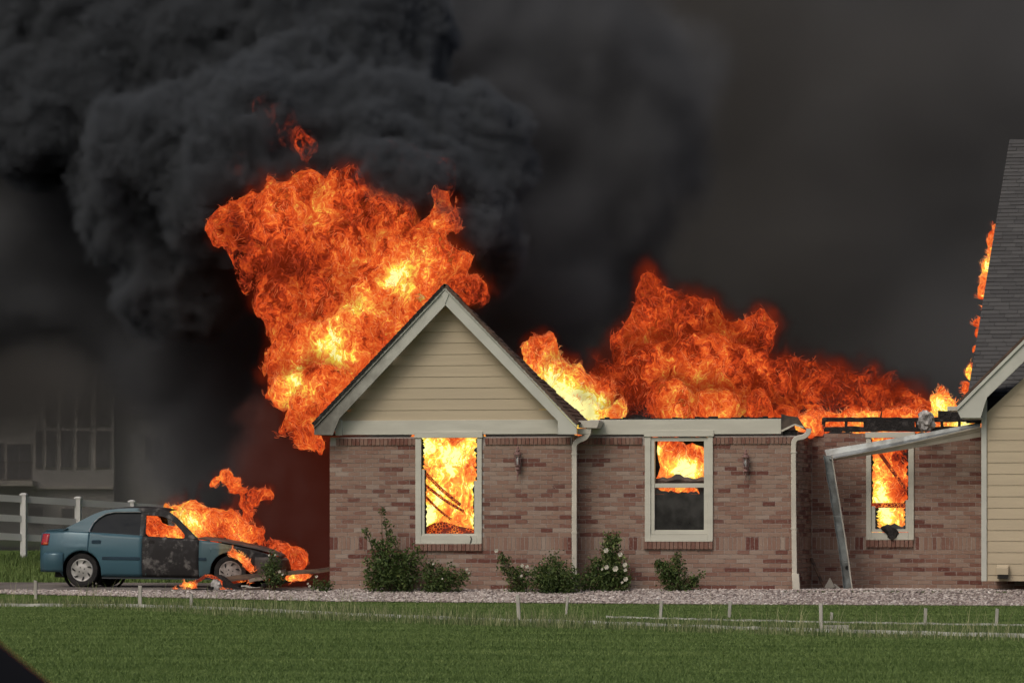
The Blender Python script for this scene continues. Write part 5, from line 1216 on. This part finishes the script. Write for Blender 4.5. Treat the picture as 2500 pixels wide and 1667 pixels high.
big_blobs = [(1560, 860, 66, 4.0), (1600, 775, 62, 4.2), (1590, 705, 40, 4.2), (1582, 665, 18, 4.2), (1680, 800, 75, 4.2), (1750, 850, 75, 4.2), (1850, 830, 52, 4.3), (1880, 805, 28, 4.3), (1700, 910, 105, 3.8), (1580, 930, 90, 3.6), (1820, 930, 90, 3.8), (1530, 960, 60, 3.2), (1490, 955, 42, 3.0), (1470, 920, 26, 3.1), (1930, 940, 65, 4.0), (2000, 960, 58, 4.0), (2080, 970, 50, 4.0), (2160, 985, 45, 4.0), (2240, 995, 40, 3.6), (2120, 915, 26, 4.2), (1650, 990, 55, 2.6), (1760, 1000, 50, 2.4), (1860, 1005, 40, 2.2), (1930, 1015, 36, 2.4)]
fire('roof_fire', 'broad red-orange wall of flame over the collapsed middle roof', big_blobs, hot=[(1700, 990, 90, .16), (1820, 1010, 60, .16), (1570, 900, 60, .06), (1750, 920, 70, .08)], soot=[(1590, 690, 60, .16), (1900, 850, 70, .16), (2080, 920, 90, .16), (1560, 1010, 70, .34), (1480, 900, 40, .2), (1680, 740, 50, .1), (2200, 940, 60, .12), (1850, 960, 60, .08)], base=.33, h=.06, seed=8.7, gas=.27, fils=6000, flen=.13, warp=.34, rough=1.4)
low_blobs = [(x, 1030, 26, 2.75) for x in range(1985, 2400, 26)] + [(2290, 985, 26, 2.6), (2310, 1000, 26, 2.6), (2300, 960, 12, 2.6), (1960, 1035, 24, 1.4), (1985, 1040, 20, 1.6)]
fire('roof_fire', 'low bright flames licking between the charred beams over the recessed wall', low_blobs, hot=[(2295, 985, 40, .30), (2090, 1033, 40, .25), (1965, 1038, 30, .2), (2370, 1035, 30, .2)], soot=[(2060, 1005, 30, .05)], base=.48, h=.035, seed=2.9, fils=1500, flen=.11, warp=.16, rough=.9)
edge_blobs = []
for (py, w_) in ((560, 12), (590, 20), (620, 24), (655, 24), (685, 22), (715, 16), (750, 11), (790, 12), (820, 13), (850, 13), (880, 8), (910, 8), (945, 8), (970, 7)):
    u = (950 - py) / 595 * 9.0; y = 2.3 + u * math.cos(R(33.7)) + .25; xx = 2369 + (950 - py) / 595 * 113 - w_ * .45; edge_blobs.append((xx, py, w_, y))
fire('roof_fire', 'thin line of flames climbing the edge of the grey shingled roof', edge_blobs, hot=[(2410, 650, 60, .12)], base=.46, h=.035, seed=6.6, fils=900, flen=.10, warp=.18, rough=.9)
fire('smoke_fire', 'dull red fire showing through the smoke above the fireball', [(640, 270, 40, 3.5), (680, 310, 50, 3.5), (720, 350, 40, 3.4), (600, 400, 34, 3.5), (1010, 410, 50, 3.5), (1070, 430, 46, 3.5), (940, 400, 40, 3.4), (860, 400, 30, 3.6), (1060, 470, 40, 3.6)], base=.13, h=.06, seed=23.0, fils=0, warp=.3, rough=1.3)
# windows
fire('window_fire', 'solid yellow-orange fire filling the gable window', [(x, y, 36, .75) for x in (1040, 1075, 1115, 1155) for y in (1085, 1120, 1160, 1200, 1240, 1280, 1310)], hot=[(1045, 1085, 22, .30), (1150, 1090, 26, .34), (1090, 1100, 30, .22), (1110, 1140, 26, .16), (1050, 1262, 24, .36), (1165, 1190, 14, .2), (1165, 1270, 18, .2), (1130, 1120, 22, .2), (1070, 1215, 22, .2)], soot=[(1112, 1073, 14, .30), (1100, 1300, 40, .14), (1065, 1145, 26, .05)], base=.62, h=.035, seed=3.7, fils=900, flen=.12, warp=.1, rough=.6)
for (a, b, c_, d_, hh, wh) in ((1036, 1152, 1124, 1232, .07, 'topmost'), (1036, 1182, 1132, 1248, .06, 'middle one'), (1040, 1212, 1102, 1268, .05, 'lowest')):
    m = MB(); m.tube(curve([P(a, b, .36), P((a + c_) / 2, (b + d_) / 2 + 4, .34), P(c_, d_, .38)], 5), hh * .45, 6); tag(obj('burning_rafter', m, MT['ember']), wh + ' of three glowing rafters slanting inside the gable window', 'rafter', 'rafters fallen inside the gable window')
m = MB(); m.prism([P(1030, 1312, .3), P(1170, 1312, .3), P(1160, 1292, .34), P(1120, 1284, .36), P(1080, 1272, .34), P(1060, 1276, .34), P(1040, 1286, .33)], [P(1030, 1312, .4), P(1170, 1312, .4), P(1160, 1292, .44), P(1120, 1284, .46), P(1080, 1272, .44), P(1060, 1276, .44), P(1040, 1286, .43)]); tag(obj('glowing_debris', m, MT['ember']), 'heap of glowing debris at the bottom of the gable window', 'debris')
fire('window_fire', 'yellow-white fire behind the broken upper sash of the two-pane window', [(x, y, 24, .85) for x in (1612, 1640, 1670, 1705) for y in (1095, 1125, 1155)] + [(1612, 1090, 18, .8), (1720, 1110, 16, .8), (1622, 1196, 9, .8), (1634, 1190, 9, .8), (1648, 1192, 8, .8), (1660, 1190, 8, .8), (1674, 1192, 9, .8), (1688, 1194, 8, .8), (1700, 1199, 8, .8), (1706, 1206, 6, .8), (1612, 1204, 7, .75), (1610, 1215, 6, .75), (1608, 1225, 6, .75), (1606, 1255, 6, .75)],
     hot=[(1690, 1148, 26, .42), (1640, 1140, 26, .30), (1612, 1100, 12, .3), (1705, 1090, 12, .3), (1670, 1125, 18, .25)], soot=[(1660, 1098, 26, .08), (1690, 1105, 14, .08), (1608, 1240, 20, .15)], base=.50, h=.03, seed=9.4, fils=500, flen=.15, warp=.08, rough=.5)
fire('window_fire', 'yellow fire filling the narrow window behind the fallen gutter', [(x, y, 26, 2.95) for x in (2140, 2170, 2205) for y in (1080, 1110, 1140, 1170, 1200, 1230, 1260, 1282)], hot=[(2155, 1180, 28, .26), (2150, 1225, 26, .26), (2170, 1262, 32, .40), (2140, 1140, 16, .16), (2215, 1160, 10, .16)], soot=[(2205, 1110, 24, .34), (2200, 1200, 22, .24), (2175, 1120, 14, .05)], base=.54, h=.033, seed=5.2, fils=500, flen=.1, warp=.1, rough=.6)
m = MB(); m.beam(P(2142, 1098, 2.5), P(2216, 1200, 2.52), .05, .06); tag(obj('burning_rafter', m, MT['ember']), 'glowing rafter slanting across the narrow burning window', 'rafter')
# car fire
cy_ = 1.35
fire('car_fire', 'orange flames streaming from the windscreen and bonnet of the burning car', [(375, 1243, 12, cy_), (405, 1240, 15, cy_), (435, 1248, 24, cy_), (470, 1262, 38, cy_), (520, 1285, 38, cy_), (565, 1300, 26, cy_), (600, 1300, 22, cy_), (630, 1298, 16, cy_), (645, 1290, 10, cy_), (560, 1275, 26, cy_),
     (603, 1255, 14, cy_), (592, 1232, 20, cy_), (612, 1218, 19, cy_), (588, 1208, 17, cy_), (565, 1192, 22, cy_), (545, 1170, 19, cy_), (630, 1205, 10, cy_), (515, 1185, 14, cy_), (500, 1190, 7, cy_), (575, 1175, 14, cy_), (640, 1205, 12, cy_), (640, 1322, 14, cy_), (665, 1330, 20, cy_), (690, 1345, 24, cy_), (715, 1358, 26, cy_), (735, 1365, 18, cy_), (700, 1378, 18, cy_)],
     hot=[(470, 1260, 36, .28), (500, 1285, 36, .2), (590, 1305, 30, .12), (420, 1240, 20, .1)], soot=[(620, 1215, 36, .14), (600, 1240, 20, .10), (660, 1320, 40, .18), (720, 1350, 40, .10), (545, 1290, 14, .15)], base=.43, h=.03, seed=7.7, gas=.12, fils=2200, flen=.085, warp=.2, rough=.75, fw=.0035)
fire('cabin_fire', 'orange flames filling the front cabin of the burning car', [(350, 1275, 22, 1.2), (375, 1285, 24, 1.2), (400, 1295, 22, 1.2), (425, 1302, 18, 1.2), (445, 1305, 14, 1.2), (360, 1258, 14, 1.2)], hot=[(352, 1262, 12, .16), (440, 1295, 14, .22)], soot=[(395, 1270, 18, .15)], base=.45, h=.028, seed=12.1, fils=400, flen=.07, warp=.1, rough=.6, fw=.0035)
fire('wheel_fire', 'curved flame licking out of the front wheel arch of the burning car', [(566, 1356, 5, .5), (575, 1357, 6, .5), (585, 1361, 7, .5), (593, 1369, 7, .5), (600, 1378, 7, .5), (608, 1385, 8, .5), (616, 1387, 7, .5)], hot=[(585, 1360, 20, .2)], base=0.52, h=.022, seed=14.2, fils=250, flen=.1, warp=.08, rough=.35, fw=.0035)
fire('ground_fire', 'small flames on the driveway under the car sill', [(452, 1428, 7, -.05), (463, 1430, 7, -.05), (474, 1430, 5, -.05), (432, 1437, 4, -.1), (425, 1438, 3, -.1)], hot=[(460, 1428, 12, .15)], base=0.48, h=.022, seed=15.5, fils=150, flen=.08, warp=.08, rough=.4, fw=.0035)
fire('ground_fire', 'small flames on the driveway beside the charred timber', [(535, 1438, 6, -.1), (546, 1439, 7, -.1), (562, 1437, 5, -.1), (540, 1415, 5, .0), (572, 1438, 4, -.1)], hot=[(545, 1438, 14, .08)], base=0.42, h=.022, seed=16.5, fils=150, flen=.08, warp=.08, rough=.4, fw=.0035)
fire('ground_fire', 'low flames under the fallen boards by the brick corner', [(700, 1412, 8, .9), (715, 1412, 9, .9), (735, 1412, 9, .9), (750, 1410, 8, .9), (685, 1416, 5, .7), (640, 1412, 5, .7), (655, 1420, 4, .6), (610, 1420, 4, .5)], hot=[(720, 1412, 20, .1)], base=0.44, h=.025, seed=17.5, fils=250, flen=.1, warp=.1, rough=.4, fw=.0035)

def blob_sdf(g, blobs, warp, seed, k=.25):
    Cn = [(np.array(P(px, py, Y)[:], np.float32), r_ * mpp(P(px, py, Y))) for px, py, r_, Y in blobs]
    q = g + warp * np.stack([fbm(g * .45, 2, seed + 31 * j) for j in range(3)], -1).astype(np.float32); acc = 0
    for c, r_ in Cn: acc = acc + np.exp(np.clip(-(np.linalg.norm(q - c, axis=-1) - r_) / k, -50, 25))
    return -k * np.log(acc + 1e-22)
plume = [(300, 370, 55, 4.5), (370, 340, 75, 4.5), (450, 360, 75, 4.5), (540, 340, 80, 4.4), (620, 270, 75, 4.4), (700, 240, 85, 4.5), (800, 290, 85, 4.5), (900, 340, 90, 4.6), (1000, 310, 85, 4.8), (1120, 330, 95, 5.0), (1185, 400, 50, 5.0), (990, 420, 80, 3.9), (1080, 460, 80, 3.9), (1160, 570, 55, 4.0), (1170, 650, 45, 4.0), (580, 425, 65, 4.1), (525, 480, 48, 4.1), (500, 560, 45, 4.6), (510, 660, 40, 6.5),
         (680, 345, 65, 3.7), (760, 375, 50, 3.7), (880, 395, 42, 3.7), (610, 365, 40, 3.5), (940, 405, 38, 3.6), (1030, 450, 36, 3.5), (650, 300, 45, 3.5),
         (500, 100, 170, 6.5), (740, 90, 170, 6.3), (270, 150, 170, 6.6), (870, 190, 110, 5.8), (100, 280, 160, 6.8), (950, 90, 120, 6.6), (200, -60, 200, 7), (600, -80, 200, 7), (-150, 150, 220, 7.5), (350, 560, 90, 6.0), (300, 480, 90, 6.0), (430, 700, 100, 6.0),
         (545, 450, 18, 3.2), (640, 395, 18, 3.1), (1045, 440, 22, 3.0), (1140, 570, 20, 2.9), (930, 430, 16, 3.0)]
def f_plume(g):
    s = blob_sdf(g, plume, .5, 2.2)
    near = np.abs(s) < 1.6; p = g[near]; d = np.zeros(s.shape, np.float32)
    b = 1 - 2.2 * billow(p * .9, 5, 6.1, .72)
    d[near] = s[near] - .52 * b - .03
    d[~near] = s[~near]
    return sstep(.04, -.16, d)
smoke_volume('smoke', (-12.5, 1.6, 0.02), (4.5, 8.6, 13.6), .10, f_plume, smoke_mat('dark_smoke', (.175, .196, .22), 6.0))
t = NT('grey_brown_smoke'); pv = t.n('ShaderNodeVolumePrincipled', {'Density': 2.0}); co = t.coords(); sx = t.n('ShaderNodeSeparateXYZ', {0: co}); n = t.noise(co, .10, 3)
f = t.rng(t.mth('ADD', sx.outputs[0], t.mth('MULTIPLY', t.mth('SUBTRACT', n, .5), 14.0)), -2.0, 8.0)
t.set(pv.inputs['Color'], t.mix(f, (.285, .278, .268), (.385, .398, .42))); t.t.links.new(pv.outputs[0], t.out.inputs['Volume']); bank_mat = t.m
def f_bank(g):
    x, y, z = g[..., 0], g[..., 1], g[..., 2]
    n = fbm(g * np.array([.16, .2, .2], np.float32), 4, 9.2)
    d = .34 + .55 * n
    # thinner low on the left, where the far house shows through
    t_ = sstep(-5.2, -8.5, x) * sstep(5.6, 2.6, z + .25 * (x + 9) * 0); d = d * (1 - t_) + t_ * (.095 + .05 * n)
    d = np.clip(d, 0.02, 1) * sstep(25, 26.5, y + 1.2 * n) * sstep(35, 33, y)
    return np.clip(d, 0, None)
smoke_volume('smoke', (-44.0, 24.0, -.2), (40.0, 35.5, 30.0), .45, f_bank, bank_mat)

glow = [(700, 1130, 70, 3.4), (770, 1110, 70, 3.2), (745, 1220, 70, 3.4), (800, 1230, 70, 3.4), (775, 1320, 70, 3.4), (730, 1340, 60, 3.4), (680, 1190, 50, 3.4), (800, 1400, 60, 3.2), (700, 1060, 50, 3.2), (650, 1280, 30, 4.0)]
lit_smoke = root('firelit_smoke', 'smoke beside the outer brick corner with dull red firelight put in as emission', 'fire', (-4.2, 3.2, .03))  # smoke lit by a hidden fire: the red light is put in as emission
t = NT('red_emissive_smoke'); dn = t.attr('density'); e_ = t.n('ShaderNodeEmission', {0: (1.0, .13, .06, 1), 1: t.mth('MULTIPLY', dn, .10)}).outputs[0]; s_ = t.n('ShaderNodeVolumePrincipled', {'Density': 3.0, 'Color': (.10, .09, .09, 1)}).outputs[0]
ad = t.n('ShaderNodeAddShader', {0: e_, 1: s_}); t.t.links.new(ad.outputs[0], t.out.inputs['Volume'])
smoke_volume('emissive_gas_smoke', (-6.2, 1.7, .03), (-2.9, 5.2, 4.4), .12, lambda g: sstep(.25, -.3, blob_sdf(g, glow, .4, 7.7) - .5 * (1 - 2.2 * billow(g * 1.1, 3, 4.4))), t.m, lit_smoke)
far_plume = [(600, 1000, 110, 10), (640, 1150, 90, 9), (600, 1090, 90, 9.5), (700, 1250, 90, 9), (720, 1380, 80, 9), (560, 760, 110, 9.5), (540, 640, 90, 9.5), (-150, 300, 220, 11), (60, 420, 160, 11), (160, 620, 150, 11), (-80, 620, 200, 12), (330, 640, 150, 10.5), (330, 800, 70, 11), (450, 860, 80, 10), (530, 1000, 50, 9), (120, 120, 200, 11), (420, 0, 220, 11), (850, -40, 220, 11.5), (1050, 160, 150, 11), (1250, 420, 140, 11), (1200, 620, 120, 11), (1280, 780, 90, 10.5), (1450, 640, 90, 12), (1330, 280, 140, 12), (1480, 430, 120, 12.5), (1380, 110, 150, 12.5), (1580, 250, 110, 13)]
def f_far(g):
    s = blob_sdf(g, far_plume, .9, 5.2, .5)
    am = .75 - .5 * sstep(2.0, 4.5, g[..., 0])
    d = s - am * (1 - 2.2 * billow(g * .5, 4, 3.3, .5)) - .1 - .3 * sstep(2.0, 4.5, g[..., 0])
    return sstep(.35, -.9, d)
t = NT('drifting_smoke'); pv = t.n('ShaderNodeVolumePrincipled', {'Density': 2.2}); co = t.coords(); sx = t.n('ShaderNodeSeparateXYZ', {0: co}); n = t.noise(co, .18, 2)
f = t.rng(t.mth('ADD', sx.outputs[0], t.mth('MULTIPLY', t.mth('SUBTRACT', n, .5), 8.0)), 1.0, 7.0)
t.set(pv.inputs['Color'], t.mix(f, (.25, .265, .285), (.30, .295, .30))); t.t.links.new(pv.outputs[0], t.out.inputs['Volume'])
smoke_volume('smoke', (-22.0, 6.5, 1.0), (13.0, 19.5, 17.5), .24, f_far, t.m)
